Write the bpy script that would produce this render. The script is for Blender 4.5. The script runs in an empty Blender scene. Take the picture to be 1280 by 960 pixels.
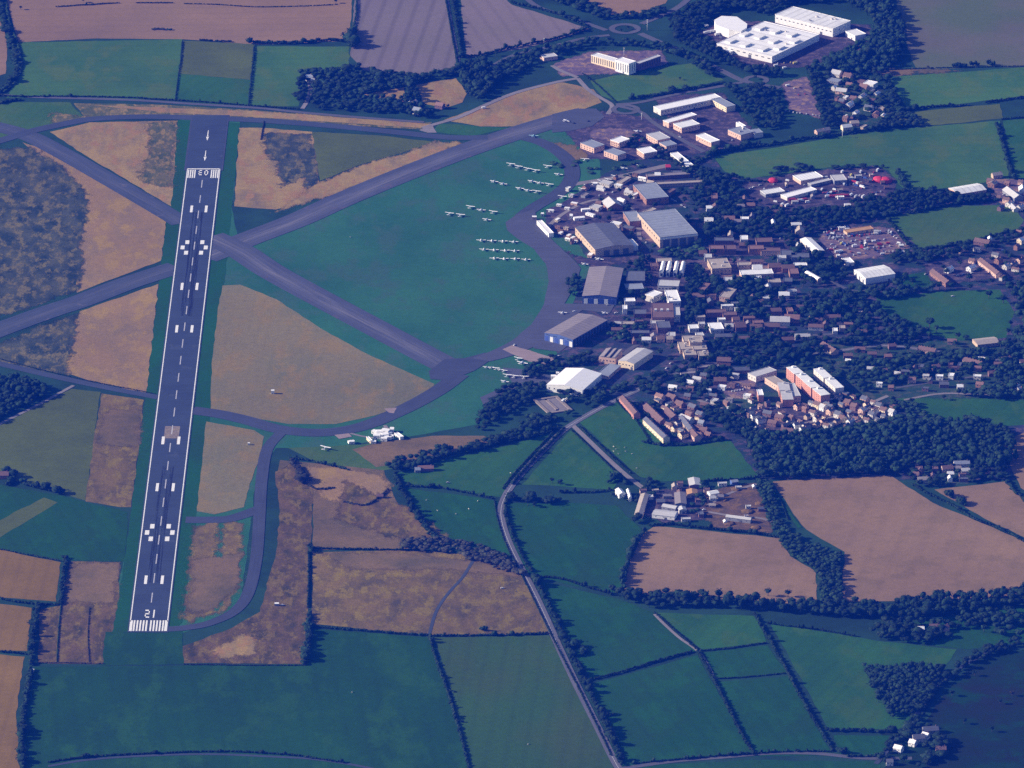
import bpy, math, random
import numpy as np
from math import radians, sin, cos, tan, pi, atan2, hypot
random.seed(7)
rng = np.random.RandomState(7)
sc = bpy.context.scene
C = sc.collection

# ------------------------------------------------------------------ camera
F_PX, DEP, H_CAM = 10000.0, radians(21.85), 3856.0
Y_CAM = -H_CAM / tan(DEP)
cam_d = bpy.data.cameras.new('camera'); cam = bpy.data.objects.new('camera', cam_d); C.objects.link(cam)
cam_d.sensor_width = 36.0; cam_d.lens = F_PX / 1280 * 36
cam_d.clip_start = 10; cam_d.clip_end = 60000
cam.location = (0, Y_CAM, H_CAM); cam.rotation_euler = (pi/2 - DEP, 0, 0)
sc.camera = cam

# ------------------------------------------------------------------ world, sun, exposure
SUN_EL, SUN_AZ = radians(24), radians(-88)          # azimuth from +Y towards +X: the sun stands to the left
w = bpy.data.worlds.new("World"); sc.world = w; w.use_nodes = True
nt = w.node_tree; bg = nt.nodes['Background']
sky = nt.nodes.new('ShaderNodeTexSky'); sky.sky_type = 'NISHITA'; sky.sun_disc = False
sky.sun_elevation = SUN_EL; sky.sun_rotation = SUN_AZ % (2*pi)
nt.links.new(sky.outputs[0], bg.inputs[0]); bg.inputs[1].default_value = 0.06
sun_d = bpy.data.lights.new('sun', 'SUN'); sun_d.energy = 5.0; sun_d.angle = radians(0.5); sun_d.color = (1.0, 0.86, 0.68)
sun = bpy.data.objects.new('sun', sun_d); C.objects.link(sun)
sun.rotation_euler = (pi/2 - SUN_EL, 0, -SUN_AZ + pi)
sun.location = (-2000, 0, 1500)
sc.view_settings.view_transform = 'Standard'; sc.view_settings.look = 'None'
sc.view_settings.gamma = 1; sc.view_settings.exposure = 1.12
sc.cycles.use_denoising = False
sc.cycles.max_bounces = 4; sc.cycles.diffuse_bounces = 2; sc.cycles.glossy_bounces = 2
sc.cycles.volume_bounces = 0; sc.cycles.sample_clamp_indirect = 4

# haze: the blue air between an airliner and the ground
HAZE_DENSITY, HAZE_COLOR = 2.0e-5, (0.006, 0.085, 0.92)

# ------------------------------------------------------------------ helpers
def P(px, py, z=0.0):
    "point of the photo (1280 x 960) on the horizontal plane at height z"
    x = (px-640)/F_PX; y = -(py-480)/F_PX
    dy = cos(DEP) + y*sin(DEP); dz = -sin(DEP) + y*cos(DEP)
    t = (z-H_CAM)/dz
    return np.array([x*t, Y_CAM + dy*t, z])

def unproject(p):
    dx, dy, dz = p[0], p[1]-Y_CAM, p[2]-H_CAM
    zc = dy*cos(DEP) - dz*sin(DEP); yc = dy*sin(DEP) + dz*cos(DEP)
    return 640 + F_PX*dx/zc, 480 - F_PX*yc/zc

def mesh(name, V, Fc, mats=(), mi=None, uv=None, smooth=False):
    me = bpy.data.meshes.new(name)
    V = np.asarray(V, dtype=np.float32).reshape(-1, 3)
    if isinstance(Fc, np.ndarray):
        n, k = Fc.shape
        me.vertices.add(len(V)); me.vertices.foreach_set('co', V.ravel())
        me.loops.add(n*k); me.loops.foreach_set('vertex_index', Fc.astype(np.int32).ravel())
        me.polygons.add(n); me.polygons.foreach_set('loop_start', np.arange(0, n*k, k, dtype=np.int32))
        me.polygons.foreach_set('loop_total', np.full(n, k, dtype=np.int32))
    else:
        me.from_pydata(V.tolist(), [], [list(map(int, f)) for f in Fc])
    for m in mats: me.materials.append(m)
    if mi is not None: me.polygons.foreach_set('material_index', np.asarray(mi, dtype=np.int32))
    if uv is not None:
        l = me.uv_layers.new(name='UVMap')
        idx = np.zeros(len(me.loops), dtype=np.int32); me.loops.foreach_get('vertex_index', idx)
        l.data.foreach_set('uv', np.asarray(uv, dtype=np.float32)[idx].ravel())
    if smooth: me.polygons.foreach_set('use_smooth', np.ones(len(me.polygons), dtype=bool))
    me.update(calc_edges=True)
    return me

def link(name, me, parent=None, loc=None, rz=None, kind=None, label=None, cat=None, group=None, scale=None):
    o = bpy.data.objects.new(name, me); C.objects.link(o)
    if parent: o.parent = parent
    if loc is not None: o.location = loc
    if rz is not None: o.rotation_euler = (0, 0, rz)
    if scale is not None: o.scale = scale
    if kind: o['kind'] = kind
    if label: o['label'] = label
    if cat: o['category'] = cat
    if group: o['group'] = group
    return o

# ------------------------------------------------------------------ colours and materials
HZ = (0.004, 0.010, 0.138)
GAIN = (1.00, 1.05, 1.02)
def lin(c):
    c = c/255.0
    return c/12.92 if c <= .04045 else ((c+.055)/1.055)**2.4
def al(r, g, b, k=1.0):
    return tuple(min(0.8, max(0.005, (lin(v)-h)/g_*k)) for v, h, g_ in zip((r, g, b), HZ, GAIN))

def new_mat(name, rough=0.9, spec=0.2):
    m = bpy.data.materials.new(name); m.use_nodes = True
    b = m.node_tree.nodes['Principled BSDF']; b.inputs['Roughness'].default_value = rough
    b.inputs['Specular IOR Level'].default_value = spec
    return m, m.node_tree, b
def N(nt, typ, **kw):
    n = nt.nodes.new(typ)
    for k, v in kw.items():
        if k.startswith('i_'): n.inputs[k[2:].replace('_', ' ')].default_value = v
        else: setattr(n, k, v)
    return n
def coords(nt, mode='Object'):
    return N(nt, 'ShaderNodeTexCoord').outputs[mode]
def mapped(nt, src, rot=0, scale=(1, 1, 1), loc=(0, 0, 0)):
    m = N(nt, 'ShaderNodeMapping'); nt.links.new(src, m.inputs['Vector'])
    m.inputs['Rotation'].default_value = (0, 0, rot); m.inputs['Scale'].default_value = scale; m.inputs['Location'].default_value = loc
    return m.outputs[0]
def noise(nt, vec, scale, detail=3, rough=.6):
    n = N(nt, 'ShaderNodeTexNoise'); nt.links.new(vec, n.inputs['Vector'])
    n.inputs['Scale'].default_value = scale; n.inputs['Detail'].default_value = detail; n.inputs['Roughness'].default_value = rough
    return n.outputs['Fac']
def ramp(nt, fac, stops):
    r = N(nt, 'ShaderNodeValToRGB'); nt.links.new(fac, r.inputs[0])
    e = r.color_ramp.elements
    while len(e) < len(stops): e.new(0.5)
    for q, (p, c) in zip(e, stops): q.position = p; q.color = (*c[:3], 1) if hasattr(c, '__len__') else (c, c, c, 1)
    return r.outputs['Color']
def mix(nt, fac, a, b, typ='MIX'):
    m = N(nt, 'ShaderNodeMix', data_type='RGBA', blend_type=typ)
    for s, v in ((m.inputs['Factor'], fac), (m.inputs['A'], a), (m.inputs['B'], b)):
        if hasattr(v, 'is_linked') or hasattr(v, 'links'): nt.links.new(v, s)
        else: s.default_value = v if not hasattr(v, '__len__') else (*v[:3], 1)
    return m.outputs['Result']

def ground_mat(name, base, other=None, third=None, patch=90, cut=(.42, .62), grain=.16, lines=None, seed=0, stretch=1.0, rot=0):
    """field surface: base colour, patches of a second and third colour, fine grain, tramlines"""
    m, nt, b = new_mat(name, .95, .1)
    o = mapped(nt, coords(nt), loc=(seed*131.7, seed*77.3, 0))
    os = mapped(nt, o, rot=rot, scale=(1, stretch, 1)) if (stretch != 1 or rot) else o
    other = other or tuple(c*.86 for c in base)
    col = mix(nt, ramp(nt, noise(nt, os, 1/patch, 5, .62), [(cut[0], 0.0), (cut[1], 1.0)]), base, other)
    if third: col = mix(nt, ramp(nt, noise(nt, mapped(nt, os, loc=(500, 90, 3)), 2.2/patch, 6, .7), [(.50, 0.0), (.60, 1.0)]), col, third)
    # broad unevenness, then blade/stubble grain
    col = mix(nt, 1.0, col, ramp(nt, noise(nt, o, 1/260, 3, .5), [(.3, .86), (.7, 1.12)]), 'MULTIPLY')
    col = mix(nt, 1.0, col, ramp(nt, noise(nt, o, 1/9, 3, .7), [(.25, 1-grain*.8), (.75, 1+grain*.8)]), 'MULTIPLY')
    col = mix(nt, 1.0, col, ramp(nt, noise(nt, mapped(nt, o, scale=(1, .45, 1)), 1/1.6, 2, .6), [(.25, 1-grain*1.4), (.75, 1+grain*1.4)]), 'MULTIPLY')
    if lines:
        ang, spacing, amt = lines
        wv = N(nt, 'ShaderNodeTexWave'); wv.wave_type = 'BANDS'; wv.bands_direction = 'X'; wv.wave_profile = 'SIN'
        nt.links.new(mapped(nt, o, rot=ang), wv.inputs['Vector'])
        wv.inputs['Scale'].default_value = 0.31416/spacing*1.0; wv.inputs['Distortion'].default_value = 1.2; wv.inputs['Detail Scale'].default_value = .02
        col = mix(nt, 1.0, col, ramp(nt, wv.outputs['Fac'], [(0.0, 1-amt), (.35, 1.0)]), 'MULTIPLY')
    nt.links.new(col, b.inputs['Base Color'])
    return m

def flat_mat(name, c, rough=.7, spec=.3, var=.12, scale=.4, metallic=0, grime=None):
    m, nt, b = new_mat(name, rough, spec)
    o = coords(nt)
    col = mix(nt, 1.0, c, ramp(nt, noise(nt, o, scale, 4, .65), [(.3, 1-var), (.7, 1+var*.5)]), 'MULTIPLY')
    if grime: col = mix(nt, ramp(nt, noise(nt, o, scale*.35, 5, .7), [(.5, 0.0), (.72, .75)]), col, grime)
    nt.links.new(col, b.inputs['Base Color']); b.inputs['Metallic'].default_value = metallic
    return m

def pave_mat(name, c, streak=None, width=40, patch=None, crack=.10):
    "asphalt or concrete ribbon: uv = metres along and across"
    m, nt, b = new_mat(name, .9, .15)
    uv = coords(nt, 'UV'); o = coords(nt)
    col = mix(nt, 1.0, c, ramp(nt, noise(nt, o, 1/55, 5, .65), [(.3, .86), (.7, 1.14)]), 'MULTIPLY')
    if streak:
        n1 = noise(nt, mapped(nt, uv, scale=(1/120, 1/5.0, 1)), 1.0, 4, .6)
        sp = N(nt, 'ShaderNodeSeparateXYZ'); nt.links.new(uv, sp.inputs[0])
        ab = N(nt, 'ShaderNodeMath', operation='ABSOLUTE'); nt.links.new(sp.outputs[1], ab.inputs[0])
        dv = N(nt, 'ShaderNodeMath', operation='DIVIDE'); nt.links.new(ab.outputs[0], dv.inputs[0]); dv.inputs[1].default_value = width/2
        mid = ramp(nt, dv.outputs[0], [(0.05, 1.0), (.75, 0.0)])
        f = mix(nt, 1.0, ramp(nt, n1, [(.38, 0.0), (.68, 1.0)]), mid, 'MULTIPLY')
        col = mix(nt, f, col, streak)
    col = mix(nt, 1.0, col, ramp(nt, noise(nt, mapped(nt, uv, scale=(1/90, 1/2.2, 1)), 1.0, 3, .6), [(.3, .84), (.7, 1.14)]), 'MULTIPLY')
    if patch:
        col = mix(nt, ramp(nt, noise(nt, mapped(nt, o, loc=(31, 7, 0)), 1/38, 4, .7), [(.60, 0.0), (.68, .8)]), col, patch)
    col = mix(nt, 1.0, col, ramp(nt, noise(nt, o, .7, 2, .6), [(.3, 1-crack), (.7, 1+crack)]), 'MULTIPLY')
    nt.links.new(col, b.inputs['Base Color'])
    return m

def foliage_mat(name, dark, light, hue=(.05, .05)):
    m, nt, b = new_mat(name, .9, .08)
    o = coords(nt)
    inf = N(nt, 'ShaderNodeObjectInfo')
    f = ramp(nt, noise(nt, o, .55, 3, .7), [(.34, 0.0), (.66, 1.0)])
    col = mix(nt, f, dark, light)
    col = mix(nt, 1.0, col, ramp(nt, noise(nt, o, .075, 2, .5), [(.38, .65), (.62, 1.35)]), 'MULTIPLY')
    col = mix(nt, ramp(nt, noise(nt, mapped(nt, o, loc=(40, 12, 5)), .11, 1, .5), [(.54, 0.0), (.64, .4)]), col, (.034, .050, .022))
    col = mix(nt, 1.0, col, ramp(nt, inf.outputs['Random'], [(0, .75), (1, 1.25)]), 'MULTIPLY')
    nt.links.new(col, b.inputs['Base Color'])
    return m

# ------------------------------------------------------------------ flat sheets
Z_STEP = 0.04
def smooth_path(pts, n=6):
    pts = [np.array(p, float) for p in pts]
    if len(pts) < 3: return pts
    q = [2*pts[0]-pts[1]] + pts + [2*pts[-1]-pts[-2]]
    out = []
    for i in range(1, len(q)-2):
        a, b, c, d = q[i-1:i+3]
        for k in range(n):
            t = k/n
            out.append(.5*((2*b)+(-a+c)*t+(2*a-5*b+4*c-d)*t*t+(-a+3*b-3*c+d)*t**3))
    out.append(pts[-1])
    return out
def wobble_edge(pts, step=14, amp=1.3):
    "ground polygon with a slightly uneven edge, in metres"
    out = []
    n = len(pts)
    for i in range(n):
        a, b = pts[i], pts[(i+1) % n]
        d = np.linalg.norm(b-a); k = max(1, min(60, int(d/step)))
        nrm = np.array([-(b-a)[1], (b-a)[0], 0])/max(d, 1e-6)
        for j in range(k):
            t = j/k
            out.append(a+(b-a)*t + (nrm*rng.uniform(-amp, amp) if j else 0))
    return out
def sheet(name, px, mat, layer, label=None, amp=1.3, kind='structure'):
    pts = wobble_edge([P(*p) for p in px], amp=amp) if amp else [P(*p) for p in px]
    V = [(p[0], p[1], layer*Z_STEP) for p in pts]
    from mathutils.geometry import tessellate_polygon
    from mathutils import Vector
    tri = tessellate_polygon([[Vector(v) for v in V]])
    F = []
    for t in tri:
        a, b, c = (V[i] for i in t)
        cr = (b[0]-a[0])*(c[1]-a[1])-(b[1]-a[1])*(c[0]-a[0])
        F.append(t if cr > 0 else t[::-1])
    me = mesh(name, V, F, [mat])
    return link(name, me, kind=kind, label=label)
def seg_dist(x, y, W):
    d = np.full(x.shape, 1e9); n = len(W)
    for i in range(n):
        a, b = W[i][:2], W[(i+1) % n][:2]; ab = b-a; L2 = max(ab@ab, 1e-9)
        t = np.clip(((x-a[0])*ab[0]+(y-a[1])*ab[1])/L2, 0, 1)
        d = np.minimum(d, np.hypot(x-a[0]-t*ab[0], y-a[1]-t*ab[1]))
    return d
def ragged(m, noise_scale=1/13):
    "the same ground cover thinning out unevenly towards its edge"
    k = m.name+'_ragged'
    if k in bpy.data.materials: return bpy.data.materials[k]
    q = m.copy(); q.name = k; nt = q.node_tree; b = nt.nodes['Principled BSDF']
    at_ = N(nt, 'ShaderNodeAttribute'); at_.attribute_name = 'fade'
    nz = noise(nt, mapped(nt, coords(nt), scale=(1, .5, 1), loc=(9, 5, 0)), noise_scale, 5, .7)
    ad = N(nt, 'ShaderNodeMath', operation='ADD'); nt.links.new(at_.outputs['Fac'], ad.inputs[0]); nt.links.new(nz, ad.inputs[1])
    nt.links.new(ramp(nt, ad.outputs[0], [(.70, 0.0), (.86, 1.0)]), b.inputs['Alpha'])
    return q
def soft_sheet(name, px, mat, layer, width=30, outer=10):
    W = [P(*q) for q in px]; xs = [q[0] for q in W]; ys = [q[1] for q in W]
    gx = np.arange(min(xs)-outer, max(xs)+outer+5, 5.0); gy = np.arange(min(ys)-outer, max(ys)+outer+9, 9.0)
    X, Y = np.meshgrid(gx, gy); ins = np.array([[inside(W, x, y) for x in gx] for y in gy])
    d = seg_dist(X, Y, W)*np.where(ins, 1, -1); fade = np.clip((d+outer)/(width+outer), 0, 1)
    nx, ny = len(gx), len(gy); V = np.stack([X.ravel(), Y.ravel(), np.full(X.size, layer*Z_STEP)], 1); F = []
    for j in range(ny-1):
        for i in range(nx-1):
            a = j*nx+i
            if max(fade[j, i], fade[j, i+1], fade[j+1, i], fade[j+1, i+1]) > 0: F.append((a, a+1, a+nx+1, a+nx))
    me = mesh(name, V, np.array(F), [ragged(mat)])
    at_ = me.attributes.new('fade', 'FLOAT', 'POINT'); at_.data.foreach_set('value', fade.ravel().astype(np.float32))
    return link(name, me, kind='structure')
def ribbon_mesh(name, W, width, mat, z, crown=0):
    W = [np.array(p[:2], float) for p in W]
    V, UV, s = [], [], 0
    for i, p in enumerate(W):
        a = W[max(0, i-1)]; b = W[min(len(W)-1, i+1)]
        t = (b-a)/max(1e-6, np.linalg.norm(b-a)); nrm = np.array([-t[1], t[0]])
        if i: s += np.linalg.norm(W[i]-W[i-1])
        wd = width[i*len(width)//len(W)] if hasattr(width, '__len__') else width
        for side in (1, -1):
            q = p + nrm*wd/2*side; V.append((q[0], q[1], z)); UV.append((s, wd/2*side))
    F = [(2*i+1, 2*i+3, 2*i+2, 2*i) for i in range(len(W)-1)]
    return mesh(name, V, F, [mat], uv=UV)
def road(name, px, width, mat, layer, label=None, n=6):
    W = smooth_path([P(*p) for p in px], n)
    return link(name, ribbon_mesh(name, W, width, mat, layer*Z_STEP), kind='structure', label=label)

def inside(poly, x, y):
    c = False; n = len(poly); j = n-1
    for i in range(n):
        xi, yi = poly[i][0], poly[i][1]; xj, yj = poly[j][0], poly[j][1]
        if (yi > y) != (yj > y) and x < (xj-xi)*(y-yi)/(yj-yi)+xi: c = not c
        j = i
    return c

# ------------------------------------------------------------------ landmarks: used to word the labels of repeats
LANDMARKS = []
def landmark(px, py, words): LANDMARKS.append((px, py, words))
LABEL_JOBS = []
def label_later(o, head, px, py): LABEL_JOBS.append((o, head, px, py))
ORD = [q+'nearest' for q in ('', 'second ', 'third ', 'fourth ', 'fifth ', 'sixth ', 'seventh ', 'eighth ', 'ninth ', 'tenth ', 'eleventh ', 'twelfth ')]
def write_labels():
    groups = {}
    for job in LABEL_JOBS:
        o, head, px, py = job
        best = None
        for lx, ly, words in LANDMARKS:
            d = hypot(px-lx, (py-ly)*1.8)
            dx, dy = px-lx, (py-ly)*1.8
            if abs(dx) > abs(dy): dr = 'right of' if dx > 0 else 'left of'
            else: dr = 'in front of' if dy > 0 else 'behind'
            over = len(groups.get((head, dr, words), ())) >= 12
            s = d + (1e4 if over else 0)
            if best is None or s < best[0]: best = (s, d, dr, words)
        groups.setdefault((head, best[2], best[3]), []).append((best[1], o))
    for (head, dr, words), L in groups.items():
        L.sort(key=lambda t: t[0])
        for i, (d, o) in enumerate(L):
            tail = '' if len(L) == 1 else ', ' + ORD[min(i, len(ORD)-1)]
            o['label'] = f'{head} {dr} the {words}{tail}'
# ================================================================== the setting
GREEN = al(52, 102, 112); GREEN2 = al(46, 92, 102); GREEN_D = al(36, 80, 96)
TAN = al(146, 124, 124); PINK = al(142, 120, 138); PURPLE = al(118, 110, 158)
OCHRE = al(158, 134, 122); BROWN = al(112, 96, 118); DULL = al(84, 102, 114)
DARKSC = al(58, 72, 108)

M = {}
M['ground'] = ground_mat('rough_grass', al(38, 72, 112), al(30, 58, 110), patch=120)
M['airfield'] = ground_mat('mown_airfield_grass', al(49, 101, 118), al(41, 92, 116), al(55, 94, 120), patch=130, grain=.14, stretch=.6)
M['strip'] = ground_mat('runway_strip_grass', al(31, 83, 105), al(35, 75, 103), patch=70, grain=.13, stretch=.4)
M['green_a'] = ground_mat('pasture_pale', al(64, 104, 109), al(54, 96, 109), al(72, 102, 107), patch=120, grain=.13, seed=1, stretch=.6, lines=(radians(88), 22, .05))
M['green_b'] = ground_mat('pasture_mid', al(46, 92, 107), al(38, 82, 107), al(52, 90, 103), patch=110, grain=.14, seed=2, stretch=.6, lines=(radians(25), 20, .07))
M['green_c'] = ground_mat('pasture_deep', al(30, 76, 95), al(34, 74, 99), al(34, 82, 87), patch=100, grain=.14, seed=3, stretch=.6, lines=(radians(-18), 20, .07))  # own deep green; on the lower right pastures it paints in lens vignetting
M['green_d'] = ground_mat('pasture_dull', al(69, 97, 107), al(53, 93, 101), patch=110, grain=.14, seed=4, lines=(radians(20), 18, .06))
M['green_e'] = ground_mat('meadow_faded', al(49, 84, 96), al(57, 82, 94), patch=150, grain=.15, seed=5, lines=(radians(4), 22, .08), stretch=.5)
M['green_f'] = ground_mat('meadow_low_vignetted', al(31, 74, 84), al(29, 68, 86), al(37, 80, 76), patch=130, grain=.15, seed=6, lines=(radians(-6), 24, .06), stretch=.5)  # bottom meadow, its colour darkened to stand in for lens vignetting
M['olive'] = ground_mat('olive_pasture', al(81, 97, 101), al(71, 87, 101), patch=110, grain=.14, seed=7)
M['pink'] = ground_mat('stubble_pink', al(133, 112, 126), al(125, 107, 125), patch=160, grain=.10, seed=8, lines=(radians(88), 26, .05))
M['pink_b'] = ground_mat('bare_field', al(132, 112, 126), al(126, 108, 126), al(120, 104, 122), patch=120, grain=.10, seed=9, lines=(radians(12), 30, .05))
M['pink_c'] = ground_mat('bare_field_low', al(120, 100, 108), al(112, 94, 104), patch=90, grain=.12, seed=10, lines=(radians(3), 18, .08))
M['purple'] = ground_mat('ploughed_field', al(114, 108, 142), al(108, 104, 136), patch=130, grain=.10, seed=11, lines=(radians(6), 24, .20))
M['purple_b'] = ground_mat('ploughed_field_far', al(118, 110, 142), al(112, 106, 136), patch=130, grain=.10, seed=12, lines=(radians(-14), 24, .10))
M['oval'] = ground_mat('cut_hay_field', al(118, 113, 122), al(106, 108, 122), al(126, 114, 118), patch=110, grain=.15, seed=13, lines=(radians(3), 13, .03), stretch=.5)
M['tan'] = ground_mat('dry_grass', al(135, 114, 122), al(117, 106, 124), al(143, 122, 118), patch=50, grain=.15, seed=14, cut=(.42, .72), stretch=.45)
M['ochre'] = ground_mat('bleached_grass', al(146, 127, 122), al(106, 99, 122), al(142, 115, 120), patch=42, grain=.17, seed=15, cut=(.44, .68), stretch=.45)
M['scrub'] = ground_mat('rough_scrub', al(68, 78, 116), al(36, 56, 110), al(100, 98, 116), patch=26, grain=.28, seed=16, cut=(.40, .62), stretch=.45)
M['scrub_b'] = ground_mat('mottled_heath', al(98, 84, 112), al(58, 62, 106), al(110, 98, 110), patch=22, grain=.22, seed=17, cut=(.40, .66), stretch=.45)
M['scrub_c'] = ground_mat('weedy_ground', al(94, 94, 114), al(60, 78, 108), al(128, 114, 116), patch=20, grain=.22, seed=18, cut=(.40, .64), stretch=.45)
M['scrub_d'] = ground_mat('worn_heath', al(110, 96, 112), al(76, 74, 110), al(120, 108, 110), patch=30, grain=.2, seed=19, cut=(.42, .66), stretch=.5)
M['brown'] = ground_mat('dry_paddock', al(110, 96, 116), al(86, 82, 112), patch=70, grain=.16, seed=20)
M['east_brown'] = ground_mat('fallow_field', al(94, 96, 124), al(82, 98, 116), patch=200, grain=.10, seed=21)
M['campus'] = ground_mat('campus_ground', al(36, 64, 116), al(48, 60, 124), al(84, 76, 130), patch=38, grain=.2, seed=22, cut=(.42, .6))
M['yard'] = ground_mat('yard_surface', al(104, 92, 140), al(84, 80, 136), al(138, 118, 138), patch=22, grain=.2, seed=23)
M['yard_d'] = ground_mat('dark_yard_surface', al(68, 66, 126), al(52, 58, 120), al(96, 86, 132), patch=22, grain=.2, seed=24)
M['earth'] = ground_mat('bare_earth', al(94, 80, 116), al(74, 70, 114), al(108, 90, 114), patch=26, grain=.2, seed=25)
M['corner'] = ground_mat('vignetted_corner_field', al(22, 50, 100), al(30, 44, 100), al(24, 58, 96), patch=120, grain=.2, seed=26)  # lens vignetting painted into the ground colour of the lower right corner
M['wood_floor'] = ground_mat('wood_floor', al(16, 44, 104), al(12, 34, 98), patch=20, grain=.3, seed=27)
M['village'] = ground_mat('garden_ground', al(34, 68, 112), al(50, 74, 116), al(70, 80, 118), patch=24, grain=.22, seed=28, cut=(.42, .6))

M['runway'] = pave_mat('runway_asphalt', al(38, 44, 160), patch=None, width=46, crack=.06)
M['runway'] = pave_mat('runway_asphalt', (.034, .049, .072), width=46, patch=(.05,.066,.09), crack=.08)
M['taxi'] = pave_mat('old_taxiway', (.058, .067, .094), streak=(.15, .145, .165), width=44, patch=(.10, .08, .10))
M['taxi_b'] = pave_mat('old_taxiway_dark', (.046, .059, .084), streak=(.085, .09, .11), width=44, patch=(.12, .11, .12))
M['taxi_c'] = pave_mat('taxiway_asphalt', (.044, .053, .078), width=24)
M['taxi_d'] = pave_mat('perimeter_asphalt', (.042, .054, .078), width=20)
M['apron'] = pave_mat('apron_surface', (.066, .072, .098), streak=(.10, .10, .12), width=50)
M['apron_pale'] = pave_mat('apron_concrete', (.26, .20, .19))
M['road'] = pave_mat('road_asphalt', (.085, .085, .10), width=8)
M['road_pale'] = pave_mat('lane_surface', (.19, .17, .17), width=6)
M['road_main'] = pave_mat('main_road_asphalt', (.105, .105, .125), width=9)
M['paint'] = flat_mat('runway_paint', (.74, .74, .70), var=.10, scale=.3)
M['paint_dim'] = flat_mat('worn_paint', (.42, .42, .44), var=.2, scale=.3)
M['rubber'] = ground_mat('worn_concrete_patch', (.22, .18, .13), (.16, .13, .12), patch=14, grain=.2)
M['dashline'] = flat_mat('road_paint', (.6, .6, .58))

# --- ground sheet
gs = mesh('ground', [(-7000, -11500, 0), (7000, -11500, 0), (7000, 6500, 0), (-7000, 6500, 0)], [(0, 1, 2, 3)], [M['ground']])
link('ground', gs, kind='structure')

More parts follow.
